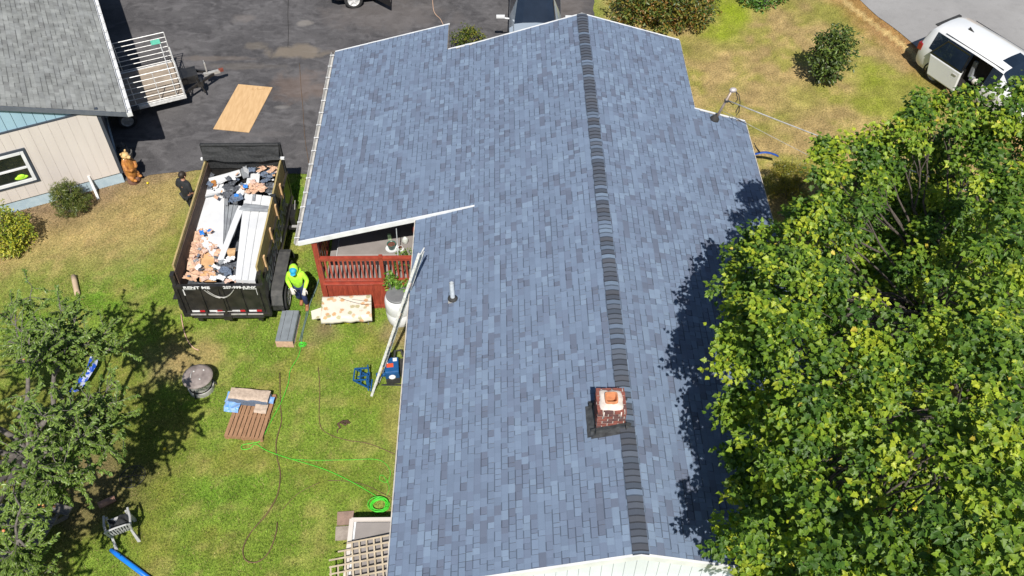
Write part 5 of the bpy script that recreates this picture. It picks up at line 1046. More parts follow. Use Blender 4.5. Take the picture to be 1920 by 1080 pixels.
mb = MB(Matrix.Translation(W(643, 797, 0))); mb.tube([(-.05, -.1, .03), (-.12, .0, .05), (.0, .08, .06), (.12, .04, .05), (.08, -.04, .07), (-.04, .02, .08), (.1, .1, .05), (.17, .03, .03)], .028, 8); mb.tube([(-.05, -.1, .03), (-.12, -.16, .02), (-.1, -.24, .02)], .012, 6); thing1(mb, 'rope_tangle', mat('brown_rope', (.09, .045, .03), (.05, .03, .02), .9), 'small tangle of dark brown rope in the middle of the lawn', 'rope', smooth=True)
# paper roll, log, hoop, foam tube, tarp strip
a, b = W(138, 518, .07), W(145, 552, .07); mb = MB(); d = (b-a); mb.tube([a, a.lerp(b, .3), a.lerp(b, .7), b], .075, 16); thing1(mb, 'paper_roll', mat('felt_roll', (.50, .38, .26), (.42, .31, .21), .8, scale=3), 'tan paper roll lying on the grass above the old tree', 'roll', smooth=True)
a, b = W(185, 948, .08), W(216, 934, .08); mb = MB(); mb.tube([a, a.lerp(b, .5), b], [.08, .085, .075], 9); thing1(mb, 'log', mat('split_log', (.36, .20, .14), (.14, .09, .07), .9, scale=7, bump=.4), 'short split log on the ground above the plastic chair', 'log')
c = W(249, 895, .04); mb = MB(Matrix.Translation(c)); ring = lambda r, z, k=40: [(r*math.cos(2*math.pi*i/k), r*.95*math.sin(2*math.pi*i/k), z+.05*math.cos(2*math.pi*i/k)) for i in range(k+1)]
mb.tube(ring(.31, .03), .010, 6); mb.tube([(-.3, 0, -.01), (.02, .02, .05), (.3, 0, .08)], .008, 6); mb.tube([(.05, -.28, .03), (-.02, 0, .06), (.03, .28, .03)], .008, 6)
for r in (.24, .17, .10): mb.tube(ring(r, .035), .0025, 4)
for i in range(36): t = 2*math.pi*i/36; mb.tube([(.06*math.cos(t), .06*math.sin(t), .04), (.305*math.cos(t), .29*math.sin(t), .03+.05*math.cos(t))], .0022, 4)
thing1(mb, 'spark_screen', M['rubber'], 'round black wire spark screen lying on the grass beside the apple tree', 'screen')
a, b = W(208, 1031, .06), W(300, 1100, .06); mb = MB(); mb.tube([a, a.lerp(b, .15), a.lerp(b, .4), b], [.045, .055, .055, .055], 14); thing1(mb, 'blue_foam_tube', M['bluefoam'], 'bright blue tube lying on the grass below the plastic chair', 'tube', smooth=True)
pts = [W(u, v, .25) for u, v in ((178, 668), (172, 685), (160, 705), (148, 722), (138, 735))]; mb = MB(); vs = []
for i, p in enumerate(pts):
    for j in range(5): vs.append(p+Vector((-.12+.06*j+.05*mnoise.noise(Vector((i, j, 0))), .03*mnoise.noise(Vector((i*2, j, 4))), .10*mnoise.noise(Vector((i*1.3, j*1.1, 8))))))
mb.mi = 0; mb.add(vs, [(i*5+j, i*5+j+1, (i+1)*5+j+1, (i+1)*5+j) for i in range(4) for j in range(4)]); thing1(mb, 'blue_strap', mat('blue_white_cloth', (.01, .07, .45), (.45, .48, .6), .6, scale=9, lo=.5, hi=.56), 'twisted blue and white cloth strip among the apple tree branches', 'cloth')
for k, (u, v) in enumerate(((309, 842), (277, 344))):
    mb = MB(Matrix.Translation(W(u, v, .03))); mb.blob((0, 0, .02), (.035, .035, .03), 12, .1 if k else .5, 4); thing1(mb, 'yellow_toy', M['yellow'], ['crumpled yellow wrapper on the lawn beside the apple tree shadow', 'small yellow ball on the dry grass between garage and trailer'][k], ['wrapper', 'ball'][k])
# apple windfalls and litter on the grass
def plastic_chair():
    c = W(236, 1002, 0); yw = R(24); CM = Matrix.Translation(c) @ Matrix.Rotation(yw, 4, 'Z') @ Matrix.Diagonal((1.0, 1.0, 1.0, 1))
    r = empty('plastic_chair', c, yw, 'light grey plastic garden chair with a black cloth on its seat', 'chair'); m = M['chair']
    mb = MB(CM); mb.box((0, .03, .42), (.46, .44, .025)); mb.build('seat', m, r, bevel=.008)
    for sx in (-1, 1):
        for sy in (-1, 1): mb = MB(CM); mb.hexa([(sx*.25+dx*.035, sy*.24+dy*.035-(.04 if sy < 0 else -.03), 0) for dx, dy in ((-1, -1), (1, -1), (1, 1), (-1, 1))]+[(sx*.21+dx*.022, sy*.19+dy*.022, .62 if sy > 0 else .42) for dx, dy in ((-1, -1), (1, -1), (1, 1), (-1, 1))]); mb.build('leg', m, r)
        mb = MB(CM); mb.tube([(sx*.26, .25, .62), (sx*.28, .0, .64), (sx*.26, -.22, .66)], .028, 8); mb.build('armrest', m, r)
    mb = MB(CM)
    for k in range(9):
        a = -1+2*k/8; mb.hexa([(a*.21-.014, -.20-.02, .45), (a*.21+.014, -.20-.02, .45), (a*.21+.014, -.20, .45), (a*.21-.014, -.2, .45), (a*.24-.014, -.30, .84-.05*a*a), (a*.24+.014, -.30, .84-.05*a*a), (a*.24+.014, -.28, .84-.05*a*a), (a*.24-.014, -.28, .84-.05*a*a)])
    mb.tube([(-.235, -.21, .45), (-.265, -.28, .78), (-.2, -.30, .84), (0, -.31, .87), (.2, -.30, .84), (.265, -.28, .78), (.235, -.21, .45)], .022, 8); mb.build('backrest', m, r)
    mb = MB(CM); crum(mb, -.20, .22, -.18, .2, .50, .14, sd=3); thing1(mb, 'black_jacket', M['blackcloth'], 'crumpled black jacket on the seat of the grey plastic chair', 'jacket', smooth=True)
plastic_chair()
# picnic table, half under the tree
pcn = W(52, 1003, .0); pcn = (W(118, 963, .72)+W(75, 1035, .72)+W(-30, 925, .72)+W(-60, 1010, .72))/4; pcn.z = 0; py = math.atan2((W(118, 963, .72)-W(40, 942, .72)).y, (W(118, 963, .72)-W(40, 942, .72)).x)
TM = Matrix.Translation(pcn) @ Matrix.Rotation(py, 4, 'Z'); pt = empty('picnic_table', pcn, py, 'weathered dark picnic table under the apple tree at the lower left', 'table')
for k in range(5): mb = MB(TM); mb.box((0, .30-.15*k, .72), (1.7, .135, .035)); mb.build('top_plank', M['oldwood'], pt)
for s in (-1, 1):
    mb = MB(TM); mb.box((0, s*.70, .43), (1.7, .22, .035)); mb.build('bench_plank', M['oldwood'], pt)
    mb = MB(TM); mb.bar((s*.6, -.75, .0), (s*.6, .0, .70), .04, .09); mb.bar((s*.6, .75, .0), (s*.6, .0, .70), .04, .09); mb.box((s*.6, 0, .40), (.04, 1.6, .09)); mb.build('trestle', M['oldwood'], pt)
# bulkhead / lattice at the house foot, lower edge of the picture
lc = [W(660, 972, .62), W(732, 958, .62), W(722, 1110, .62), W(632, 1110, .62)]
bk = empty('cellar_bulkhead', (lc[0]+lc[2])/2*Vector((1, 1, 0)) if False else Vector((-3.1, 9.6, 0)), 0, 'grey topped white box against the house wall, lattice leaning over it', 'bulkhead')
mb = MB(HM); mb.box((-2.70, 9.02, .29), (1.50, 2.1, .58)); mb.build('box', M['white_wall'], bk)
mb = MB(HM); mb.box((-2.66, 8.99, .615), (1.36, 2.0, .05)); mb.build('lid', M['deckgrey'], bk)
mb = MB(HM); mb.box((-3.44, 9.02, .62), (.10, 2.12, .07)); mb.box((-2.70, 10.07, .62), (1.50, .08, .06)); mb.build('frame', M['cream'], bk)
ltc = empty('lattice_panel', HM @ Vector((-3.2, 9.0, .75)), 0, 'broken tan wooden lattice panel lying over the box by the house', 'lattice')
LMt = HM @ Matrix.Translation((-2.80, 8.58, .80)) @ Matrix.Rotation(R(8), 4, 'Z') @ Matrix.Rotation(R(-6), 4, 'Y')
lw = mat('lattice_wood', (.50, .42, .31), (.38, .31, .22), .8, scale=8); mbs = MB(LMt); mbr_ = MB(LMt)
for k in range(13):
    y = .95-.16*k
    x0, x1 = (-.55 if k < 1 else -.75 if k < 2 else -.95, .38 if k < 1 else .50 if k < 3 else .95); mbs.box(((x0+x1)/2, y, .008), (x1-x0, .036, .009))
for k in range(12):
    x = -.92+.16*k; y1 = .97 if -.45 < x < .35 else (.80 if -.65 < x < .5 else .50); mbr_.box((x, (y1-1.1)/2, -.002), (.036, y1+1.1, .009))
mbs.build('lath_layer', lw, ltc); mbr_.build('lath_layer', lw, ltc)
mb = MB(LMt); mb.box((-.1, -.95, .03), (1.7, .05, .03)); mb.build('batten', lw, ltc)
for i, (u, v, c) in enumerate(((648, 972, 1), (645, 1000, 0))):
    p = W(u, v, .02); mb = MB(Matrix.Translation(p) @ Matrix.Rotation(.08, 4, 'Z')); mb.box((0, 0, .0), (.38, .33, .06)); thing1(mb, 'paving_slab', M['pinkstone'] if c else M['stone'], ['pinkish paving slab at the corner of the white box', 'grey tan paving slab beside the lattice'][i], 'slab')
# blue things by the hedge on the right
p = W(1432, 290, .45); mb = MB(Matrix.Translation(p)); vs = []
for i in range(11):
    for j in range(5): vs.append((-.45+.09*i, -.10+.05*j, .15*math.sin(math.pi*i/10)+.03*math.sin(j)-.02*j))
mb.add(vs, [(i*5+j, (i+1)*5+j, (i+1)*5+j+1, i*5+j+1) for i in range(10) for j in range(4)]); o = thing1(mb, 'blue_tarp', mat('tarp_blue', (.008, .07, .36), (.01, .05, .25), .45, scale=8), 'deep blue folded tarp beside the yellowing round shrub', 'tarp', smooth=True); md = o.modifiers.new('t', 'SOLIDIFY'); md.thickness = .02
mb = MB(); mb.tube([W(1414, 268, 1.2), W(1418, 277, .9), W(1424, 285, .6)], [.012, .02, .03], 6); thing1(mb, 'tool_handle', M['rubber'], 'short black handle standing above the blue tarp', 'tool')
# ------------------------------------------------------------------ vehicles
def vehicle(root, VM, S, paint, glass_cells, holes=(), parts=()):
    """S: list of (x, half profile [(y,z)...]) from rear to front; cells (i,j) i=station, j=profile index"""
    n = len(S[0][1]); body = MB(VM); gl = {}
    def P(i, j, s): y, z = S[i][1][j]; return (S[i][0], s*y, z)
    for i in range(len(S)-1):
        for j in range(n-1):
            for s in (-1, 1):
                if (i, j, s) in holes: continue
                q = [P(i, j, s), P(i+1, j, s), P(i+1, j+1, s), P(i, j+1, s)]
                if s > 0: q.reverse()
                key = glass_cells.get((i, j)) or glass_cells.get((i, j, s))
                if key: gl.setdefault((key, s if key.startswith('side') else 0), []).append(q)
                else: body.add(q, [(0, 1, 2, 3)])
    for i, rev in ((0, 1), (len(S)-1, 0)):
        ring = [P(i, j, 1) for j in range(n)]+[P(i, j, -1) for j in range(n-1, -1, -1)]
        if rev: ring.reverse()
        body.add(ring, [tuple(range(len(ring)))])
    b = body.build('body', paint, root); 
    import bmesh
    bm = bmesh.new(); bm.from_mesh(b.data); bmesh.ops.remove_doubles(bm, verts=bm.verts, dist=.0005); bm.to_mesh(b.data); bm.free()
    for p in b.data.polygons: p.use_smooth = True
    es = b.modifiers.new('e', 'EDGE_SPLIT'); es.split_angle = R(38)
    for (k, s), qs in gl.items():
        mb = MB(VM)
        for q in qs: mb.add(q, [(0, 1, 2, 3)])
        mb.build('windscreen' if k.startswith('wind') else 'rear_window' if k.startswith('rear') else 'sunroof' if k.startswith('sun') else 'window', M['carglass'], root)
    return b
def arch(VM, root, x, y, s, r=.37):
    mb = MB(VM); mb.loft([[(x+rr*math.cos(t), s*yy, .34+rr*math.sin(t)) for t in [math.pi*k/14 for k in range(-1, 16)]] for rr, yy in ((r, y+.012), (r+.05, y+.014), (r+.05, y-.15), (r, y-.15))], caps=False, closed=False); mb.build('wheel_arch', M['rubber'], root)
# minivan on the road edge: x from tail (0) to nose (5.1), near side is local -y
# local +x points to the nose
VR = (W(1714, 105, .5)*Vector((1, 1, 0))).copy(); hd_ = math.atan2(-.86, .51)
lx = Vector((math.cos(hd_), math.sin(hd_), 0)); ly = Vector((-lx.y, lx.x, 0)); VO = VR+ly*.95; VMx = Matrix.Translation(VO) @ Matrix.Rotation(hd_, 4, 'Z')
van = empty('minivan', VO+lx*2.5, hd_, 'white minivan with its side door slid open, parked at the road edge', 'minivan')
def hp(w, zb, z1, z2, zt, wt, crown=.05): return [(w*.92, zb), (w, zb+.18), (w, z1), (w*.975, z2), (wt+.06, zt-.10), (wt, zt-.03), (wt*.6, zt+crown*.6), (0, zt+crown)]
SV = [(.0, hp(.80, .42, .80, 1.05, 1.12, .66, .0)), (.06, hp(.92, .30, .85, 1.06, 1.45, .66, .0)), (.22, hp(.97, .26, .9, 1.07, 1.68, .66)), (.42, hp(.98, .25, .9, 1.07, 1.74, .68)), (1.15, hp(.99, .24, .9, 1.07, 1.76, .70)), (1.95, hp(.99, .24, .9, 1.06, 1.77, .71)), (2.75, hp(.99, .24, .9, 1.04, 1.76, .71)), (3.15, hp(.99, .24, .9, 1.02, 1.72, .69)), (3.85, hp(.985, .24, .88, 1.0, 1.13, .72)), (4.5, hp(.96, .25, .80, .88, .98, .62)), (4.9, hp(.88, .28, .68, .74, .80, .5)), (5.1, hp(.72, .32, .56, .6, .62, .4))]
gc = {}
for i in (3, 4, 5, 6): gc[(i, 3)] = 'side%d' % i
for i in (7,):
    for j in (5, 6): gc[(i, j)] = 'wind'
    gc[(i, 4)] = 'wind'
for j in (5, 6): gc[(1, j)] = 'rear'
for j in (6,): gc[(6, j)] = 'sun'
holes = {(5, j, -1) for j in (1, 2, 3)}|{(6, j, -1) for j in ()}
vanb = vehicle(van, VMx, SV, M['vanwhite'], gc, holes)
mb = MB(VMx); mb.box((2.6, -.1, .45), (2.6, 1.6, .08)); mb.box((2.3, -.94, .9), (.9, .02, 1.2)) if False else None; mb.box((2.35, .1, .9), (1.4, 1.2, 1.3)); mb.build('cabin_interior', M['dark'], van)
for k, y in enumerate((-.35, .35)):
    mb = MB(VMx); mb.box((2.25, y, .70), (.5, .5, .18)); mb.box((2.0, y, 1.02), (.15, .48, .65)); mb.build('seat', M['greyvinyl'], van, bevel=.03)
mb = MB(VMx); mb.blob((2.35, -.72, .82), (.13, .10, .10), 12, .4, 4); thing1(mb, 'white_bundle', M['glove'], 'white bundle on the seat inside the open minivan door', 'bundle', smooth=True)
# sliding door moved back along the flank
dw = MB(VMx); yd = -1.075
cells = [(.55, 1.50)]
dw.hexa([(.78, yd+.04, .26), (1.98, yd+.04, .26), (1.98, yd+.05, 1.06), (.62, yd+.05, 1.06), (.78, yd-.02, .30), (1.96, yd-.02, .30), (1.96, yd-.03, 1.02), (.64, yd-.03, 1.02)])
wf = MB(VMx)
for a, b in (((.62, yd+.01, 1.05), (.98, yd+.20, 1.64)), ((1.95, yd+.01, 1.05), (1.93, yd+.20, 1.64)), ((.98, yd+.20, 1.64), (1.93, yd+.20, 1.64)), ((.62, yd+.01, 1.07), (1.95, yd+.01, 1.07))): wf.bar(a, b, .05, .05)
dr_ = dw.build('sliding_door', M['vanwhite'], van, bevel=.03); wf.build('window_frame', M['carblack'], dr_)
mb = MB(VMx); mb.add([(.68, yd-.005, 1.08), (1.92, yd-.005, 1.08), (1.90, yd+.17, 1.62), (1.0, yd+.17, 1.62)], [(0, 1, 2, 3)]); mb.build('window', M['carglass'], dr_)
mb = MB(VMx); mb.box((1.78, yd-.04, .88), (.16, .03, .035)); mb.build('handle', M['galv'], dr_)
for s in (-1, 1): q = MB(VMx); q.box((.07, s*.86, .95), (.18, .20, .26)); q.build('tail_lamp', M['redlamp'], van, bevel=.02)
q = MB(VMx); q.hexa([(.98, -.03, 1.80), (1.22, -.015, 1.80), (1.22, .015, 1.80), (.98, .03, 1.80), (.99, -.01, 1.90), (1.02, -.01, 1.90), (1.02, .01, 1.90), (.99, .01, 1.90)]); q.build('antenna_fin', M['rubber'], van)
q = MB(VMx); q.box((.16, 0, 1.70), (.12, 1.15, .03)); q.build('spoiler', M['rubber'], van)
for s in (-1, 1):
    q = MB(VMx); q.bar((.7, s*.72, 1.735), (3.1, s*.715, 1.73), .012, .02); q.build('roof_seam', M['rubber'], van)
    q = MB(VMx); q.box((3.45, s*1.08, 1.08), (.12, .20, .15)); q.build('mirror', M['vanwhite'], van, bevel=.02)
    for x in (.95, 4.15): wheel(van, VMx, (x, s*.90, .34), (0, s, 0), .34, .2); arch(VMx, van, x, .985, s)
# pickup facing the camera behind the roof
TO = W(1010, 40, 1.2); TO = Vector((.80, 28.9, 0)); th_ = R(-91); TMx = Matrix.Translation(TO+Vector((.05, 1.9, 0))) @ Matrix.Rotation(th_, 4, 'Z')
trk = empty('silver_truck', TO, th_, 'silver pickup truck with a dark windscreen parked behind the blue roof', 'pickup truck')
def tp(w, zb, z1, z2, zt, wt, crown=.04): return [(w*.93, zb), (w, zb+.2), (w, z1), (w*.97, z2), (wt+.04, zt-.10), (wt, zt-.02), (wt*.6, zt+crown*.6), (0, zt+crown)]
STt = [(-1.6, tp(.92, .5, .95, 1.10, 1.2, .86)), (-.2, tp(.93, .45, .95, 1.12, 1.2, .86)), (-.05, tp(.93, .45, .95, 1.15, 1.78, .60)), (.15, tp(.93, .45, .95, 1.15, 1.84, .62)), (1.45, tp(.93, .45, .95, 1.13, 1.84, .62)), (2.20, tp(.93, .45, .95, 1.08, 1.26, .74)), (3.5, tp(.9, .48, .9, 1.0, 1.12, .7)), (3.75, tp(.82, .5, .8, .9, .98, .6))]
gt = {(4, 5): 'wind', (4, 6): 'wind', (3, 3): 'side3', (1, 5): 'rear', (1, 6): 'rear'}
vehicle(trk, TMx, STt, M['silver'], gt)
for s in (-1, 1):
    q = MB(TMx); q.tube([(1.75, s*.92, 1.16), (1.8, s*1.18, 1.22)], .03, 8); q.box((1.8, s*1.22, 1.27), (.10, .30 if s < 0 else .34, .10)); q.build('mirror', M['vanwhite'], trk, bevel=.02)
    for x in (-1.0, 2.9): wheel(trk, TMx, (x, s*.84, .38), (0, s, 0), .38, .24)
q = MB(TMx); q.tube([(1.6, .62, 1.80), (2.15, .70, 1.30)], .018, 6); q.build('wiper', M['rubber'], trk)
# black suv, only its near wheel and an open door reach into the picture
SO = W(652, 2, .34); SO.z = 0; SMx = Matrix.Translation(SO+Vector((0, .98, 0))) @ Matrix.Rotation(R(13), 4, 'Z')
suv = empty('black_suv', SO+Vector((1.4, .98, 0)), R(13), 'black car at the top edge with one wheel and an open door showing', 'car')
STs = [(-.85, tp(.80, .45, .75, .85, .92, .6)), (-.6, tp(.92, .34, .85, .98, 1.06, .72)), (.5, tp(.95, .32, .92, 1.05, 1.16, .74)), (1.1, tp(.95, .32, .95, 1.08, 1.55, .62)), (1.6, tp(.95, .32, .95, 1.1, 1.66, .6)), (3.2, tp(.95, .32, .95, 1.12, 1.66, .6)), (3.8, tp(.93, .38, .95, 1.1, 1.3, .66)), (4.0, tp(.86, .45, .9, 1.0, 1.1, .6))]
vehicle(suv, SMx, STs, M['carblack'], {(2, 5): 'wind', (2, 6): 'wind', (4, 3): 'side'})
for s in (-1, 1):
    for x in (0, 2.75): wheel(suv, SMx, (x, s*.90, .355), (0, s, 0), .355, .22, 'alu')
q = MB(SMx); q.hexa([(.72, -.96, .36), (1.28, -1.72, .36), (1.31, -1.69, .36), (.75, -.93, .36), (.72, -.96, 1.05), (1.28, -1.72, 1.05), (1.31, -1.69, 1.05), (.75, -.93, 1.05)]); dd_ = q.build('open_door', M['carblack'], suv)
q = MB(SMx); q.bar((.80, -1.04, 1.06), (1.0, -1.30, 1.5), .03, .03); q.bar((1.0, -1.3, 1.5), (1.28, -1.68, 1.5), .03, .03); q.bar((1.28, -1.68, 1.5), (1.30, -1.70, 1.06), .03, .03); q.build('window_frame', M['carblack'], dd_)
# ------------------------------------------------------------------ foliage
def leafpts(kind):
    if kind == 'maple':
        o = [(0, 0, 0), (.30, -.02, .0), (.28, .16, .02), (.52, .30, .0), (.30, .44, .03), (.27, .60, .02), (0, 1.0, -.06)]
        R_ = [(x, y, z+.10*x) for x, y, z in o]; L_ = [(-x, y, z) for x, y, z in R_]
        V = R_+L_[1:6]; return np.array(V, float), [(0, 1, 2, 3, 4, 5, 6), (0, 6, 11, 10, 9, 8, 7)]
    if kind == 'oval': return np.array([(0, 0, 0), (.20, .3, .05), (.19, .68, .04), (0, 1, -.05), (-.19, .68, .04), (-.20, .3, .05)], float), [(0, 1, 2, 3), (0, 3, 4, 5)]
    if kind == 'needle': return np.array([(-.12, 0, 0), (.12, 0, 0), (.0, 1, .05)], float), [(0, 1, 2)]
def rotfrom(nrm, rng):
    n = nrm/np.linalg.norm(nrm, axis=1, keepdims=True); a = rng.normal(size=n.shape); x = np.cross(a, n); x /= np.linalg.norm(x, axis=1, keepdims=True); y = np.cross(n, x); return np.stack([x, y, n], 2)
def leaves(name, P, Nn, size, kind, cols, parent, m, rng, ydir=None, sj=.3):
    T, Fc = leafpts(kind); N = len(P); Rm = rotfrom(Nn, rng)
    if ydir is not None:
        n = Nn/np.linalg.norm(Nn, axis=1, keepdims=True); y = ydir-n*np.sum(ydir*n, 1, keepdims=True); y /= np.linalg.norm(y, axis=1, keepdims=True)+1e-9; Rm = np.stack([np.cross(y, n), y, n], 2)
    s = size*(1+rng.uniform(-sj, sj, N)); V = np.einsum('nij,kj->nki', Rm, T)*s[:, None, None]+P[:, None, :]
    return npmesh(name, V, Fc, len(T), m, parent, cols=cols)
def shoots(centres, radii, per, rng, upbias=.35, lower=-.2, surf=.78):
    """points on the outer shells of the clumps with outward directions"""
    out = []; dirs = []; idx = []
    for i, (c, r) in enumerate(zip(centres, radii)):
        n = int(per*r[0]*r[1]); d = rng.normal(size=(n*2, 3)); d /= np.linalg.norm(d, axis=1, keepdims=True); d = d[d[:, 2] > lower][:n]
        k = rng.uniform(surf, 1.0, (len(d), 1)); out.append(np.array(c)+d*k*np.array(r)); dirs.append(d/np.array(r)); idx += [i]*len(d)
    return np.concatenate(out), np.concatenate(dirs), np.array(idx)
def limb(mb, p0, p1, r0, r1, n=6, wob=.12, seed=0):
    p0, p1 = Vector(p0), Vector(p1); L = (p1-p0).length; pts = []
    for k in range(n+1):
        t = k/n; q = p0.lerp(p1, t); w = wob*L*math.sin(math.pi*t); q += Vector((mnoise.noise(Vector((t*3, seed, 0))), mnoise.noise(Vector((t*3, seed, 9))), .5*mnoise.noise(Vector((t*3, seed, 18)))))*w; pts.append(q)
    mb.tube(pts, [lerp(r0, r1, k/n) for k in range(n+1)], 8); return pts
# ---- the maple
def maple():
    rng = np.random.default_rng(3); base = Vector((10.2, 11.6, 0)); root = empty('maple_tree', base, 0, 'large sunlit maple tree filling the right side beside the roof', 'tree')
    E_ = [ # outer clumps (u, v, z, r) from top left round and down
        (1930, 215, 8.4, .8), (1862, 215, 8.3, .7), (1800, 222, 8.1, .6), (1740, 215, 8.0, .5), (1715, 255, 8.0, .55), (1690, 265, 7.8, .45), (1650, 290, 7.6, .4), (1610, 300, 7.6, .48), (1572, 308, 7.6, .40), (1592, 365, 7.9, .6), (1640, 350, 7.4, .35), (1552, 415, 7.4, .55), (1478, 425, 6.0, .42), (1500, 475, 6.8, .75), (1432, 462, 6.2, .42), (1440, 530, 7.0, .75), (1398, 530, 6.6, .42), (1432, 600, 7.1, .72), (1422, 665, 7.0, .55), (1455, 690, 7.2, .75), (1408, 612, 6.8, .4), (1418, 770, 6.3, .42), (1468, 780, 6.7, .65), (1445, 840, 6.3, .55), (1440, 900, 6.0, .42), (1465, 930, 6.4, .65), (1438, 1000, 5.9, .40), (1440, 1030, 6.2, .6), (1510, 1050, 7.0, .8), (1445, 1085, 5.8, .42), (1385, 475, 6.0, .25), (1368, 535, 6.4, .24), (1385, 765, 6.2, .26), (1398, 1005, 5.8, .24), (1378, 645, 6.7, .25), (1550, 285, 7.4, .24), (1385, 590, 6.6, .22), (1392, 860, 6.0, .22), (1408, 930, 5.8, .22)]
    I_ = [(1530, 450, 7.4, .6), (1500, 540, 7.9, .75), (1530, 640, 8.2, .8), (1545, 740, 8.2, .75), (1540, 850, 8.0, .75), (1520, 950, 7.8, .75), (1575, 1000, 8.2, .6), (1590, 560, 8.1, .5), (1580, 800, 8.0, .5), (1610, 1050, 8.4, .6), (1490, 600, 7.8, .4), (1470, 840, 7.2, .5),
          (1620, 380, 3.8, 0.95), (1650, 450, 3.8, 0.95), (1700, 420, 3.8, 0.95), (1640, 530, 3.8, 0.95), (1640, 640, 3.9, 0.95), (1640, 760, 3.9, 0.95), (1660, 880, 3.9, 0.95), (1700, 980, 3.9, 0.95), (1740, 350, 3.8, 0.95), (1790, 420, 3.8, 0.95), (1710, 580, 3.8, 0.95), (1760, 540, 3.9, 0.95), (1790, 640, 3.9, 0.95), (1740, 740, 4.0, 0.95), (1720, 840, 4.0, 0.95), (1790, 920, 4.0, 0.95), (1760, 1040, 4.0, 0.95), (1640, 330, 3.8, 0.70), (1850, 560, 4.0, 0.95), (1840, 700, 4.0, 0.95), (1850, 850, 4.0, 0.95),
          (1775, 385, 6.6, .28), (1740, 440, 6.4, .30), (1725, 505, 7.4, .48), (1790, 570, 8.2, .42), (1700, 650, 8.3, .55), (1755, 640, 8.5, .42), (1690, 710, 8.3, .42), (1655, 800, 8.5, .50), (1640, 880, 8.7, .42), (1700, 1050, 9.1, .5), (1745, 1075, 9.2, .4), (1850, 560, 8.4, .45), (1825, 480, 7.6, .33), (1810, 700, 8.8, .38), (1770, 800, 8.9, .42), (1825, 870, 9.1, .42),
          (1880, 285, 7.8, .7), (1830, 290, 7.6, .5), (1905, 350, 8.4, .75), (1860, 380, 8.2, .5), (1915, 450, 8.7, .65), (1875, 500, 8.5, .42), (1915, 560, 8.9, .5), (1780, 285, 6.8, .45), (1745, 300, 6.2, .4), (1915, 670, 9.2, .6), (1890, 740, 9.3, .5), (1925, 830, 9.6, .6), (1850, 950, 9.3, .5), (1905, 970, 9.7, .6), (1860, 1040, 9.6, .6), (1915, 1070, 9.8, .7), (1810, 1000, 9.0, .4)]
    cs, rs_ = [], []
    for (u, v, z, r) in E_: p = W(u, v, z); cs.append(p); rs_.append((r, r, r*.72))
    nE = len(cs)
    for (u, v, z, r) in ((1470, 1010, 5.0, .6), (1530, 1060, 5.2, .75), (1590, 1085, 5.2, .8), (1500, 1100, 5.4, .6), (1560, 990, 5.4, .7), (1640, 1060, 4.6, .9), (1700, 1020, 4.6, .9), (1740, 1090, 4.8, .9), (1680, 960, 4.4, .9), (1760, 980, 4.8, .8), (1850, 1060, 5.2, .9), (1900, 990, 5.4, .9), (1530, 900, 5.2, .6), (1620, 820, 4.6, .8), (1480, 960, 5.2, .45), (1700, 1070, 8.6, .42), (1735, 1000, 8.0, .35), (1615, 395, 5.6, .7), (1655, 440, 5.4, .8), (1700, 400, 5.6, .8), (1660, 350, 5.8, .6), (1745, 360, 5.8, .7), (1790, 350, 6.0, .6), (1800, 430, 5.8, .8), (1850, 430, 6.2, .7), (1750, 480, 5.6, .8), (1700, 500, 5.2, .8), (1820, 520, 6.0, .7), (1880, 560, 6.4, .6), (1650, 540, 5.4, .6), (1560, 490, 6.0, .5), (1730, 560, 5.6, .7), (1840, 620, 6.2, .6)): p = W(u, v, z); cs.append(p); rs_.append((r, r, r*.7))
    for (u, v, z, r) in I_: p = W(u, v, z); cs.append(p); rs_.append((r, r, r*.75))
    # the far and hidden side of the crown, seen from other positions
    rr = random.Random(8)
    for k in range(46):
        t = rr.uniform(-1.2, 1.35); d = Vector((math.cos(t), math.sin(t), 0)); q = rr.uniform(.55, 1.0); z = 8.8*math.sqrt(max(.05, 1-(q*.86)**2)); cs.append(base+Vector((1.2, 0, 0))+Vector((d.x*5.2*q, d.y*6.0*q, z*rr.uniform(.75, 1)))); rs_.append((.95, .95, .7))
    for k in range(26):
        t = rr.uniform(0, 6.28); q = rr.uniform(.2, .62); cs.append(base+Vector((-.4+5*q*math.cos(t), 5.6*q*math.sin(t), rr.uniform(3.6, 5.0)))); rs_.append((1.0, 1.0, .6))
    cs_np = [tuple(c) for c in cs]
    # extra small tufts break up every clump
    tuf = []; tr = []
    for c, r in zip(cs_np, rs_):
        for _ in range(max(5, int(15*r[0]))):
            d = rng.normal(size=3); d /= np.linalg.norm(d); d[2] = abs(d[2])*.9-.15; tuf.append(tuple(np.array(c)+d*np.array(r)*rng.uniform(.7, 1.25))); k = rng.uniform(.13, .27); tr.append((k, k, k*.7))
    P, D, ix = shoots(cs_np+tuf, rs_+tr, 48, rng, surf=.55)
    # small tufts are denser
    P2, D2, ix2 = shoots(tuf, tr, 760, rng, surf=.3); P = np.concatenate([P, P2]); D = np.concatenate([D, D2]); ix = np.concatenate([ix, ix2+len(cs_np)])
    D = D/np.linalg.norm(D, axis=1, keepdims=True)
    rep = 2; P = np.repeat(P, rep, 0)+rng.normal(0, .07, (len(P)*rep, 3)); D = np.repeat(D, rep, 0); ix = np.repeat(ix, rep)
    N = len(P); print('maple leaves', N)
    sunv = np.array(SUN)
    Nn = np.array([0, 0, 1.0])*.8+sunv*.45+D*.55+rng.normal(0, .55, (N, 3)); yd = D*np.array([1, 1, .2])+np.array([0, 0, -.55])+rng.normal(0, .45, (N, 3))
    A = np.array((.045, .105, .012)); B = np.array((.150, .245, .018)); Cc = np.array((.36, .41, .030)); Y = np.array((.50, .40, .05))
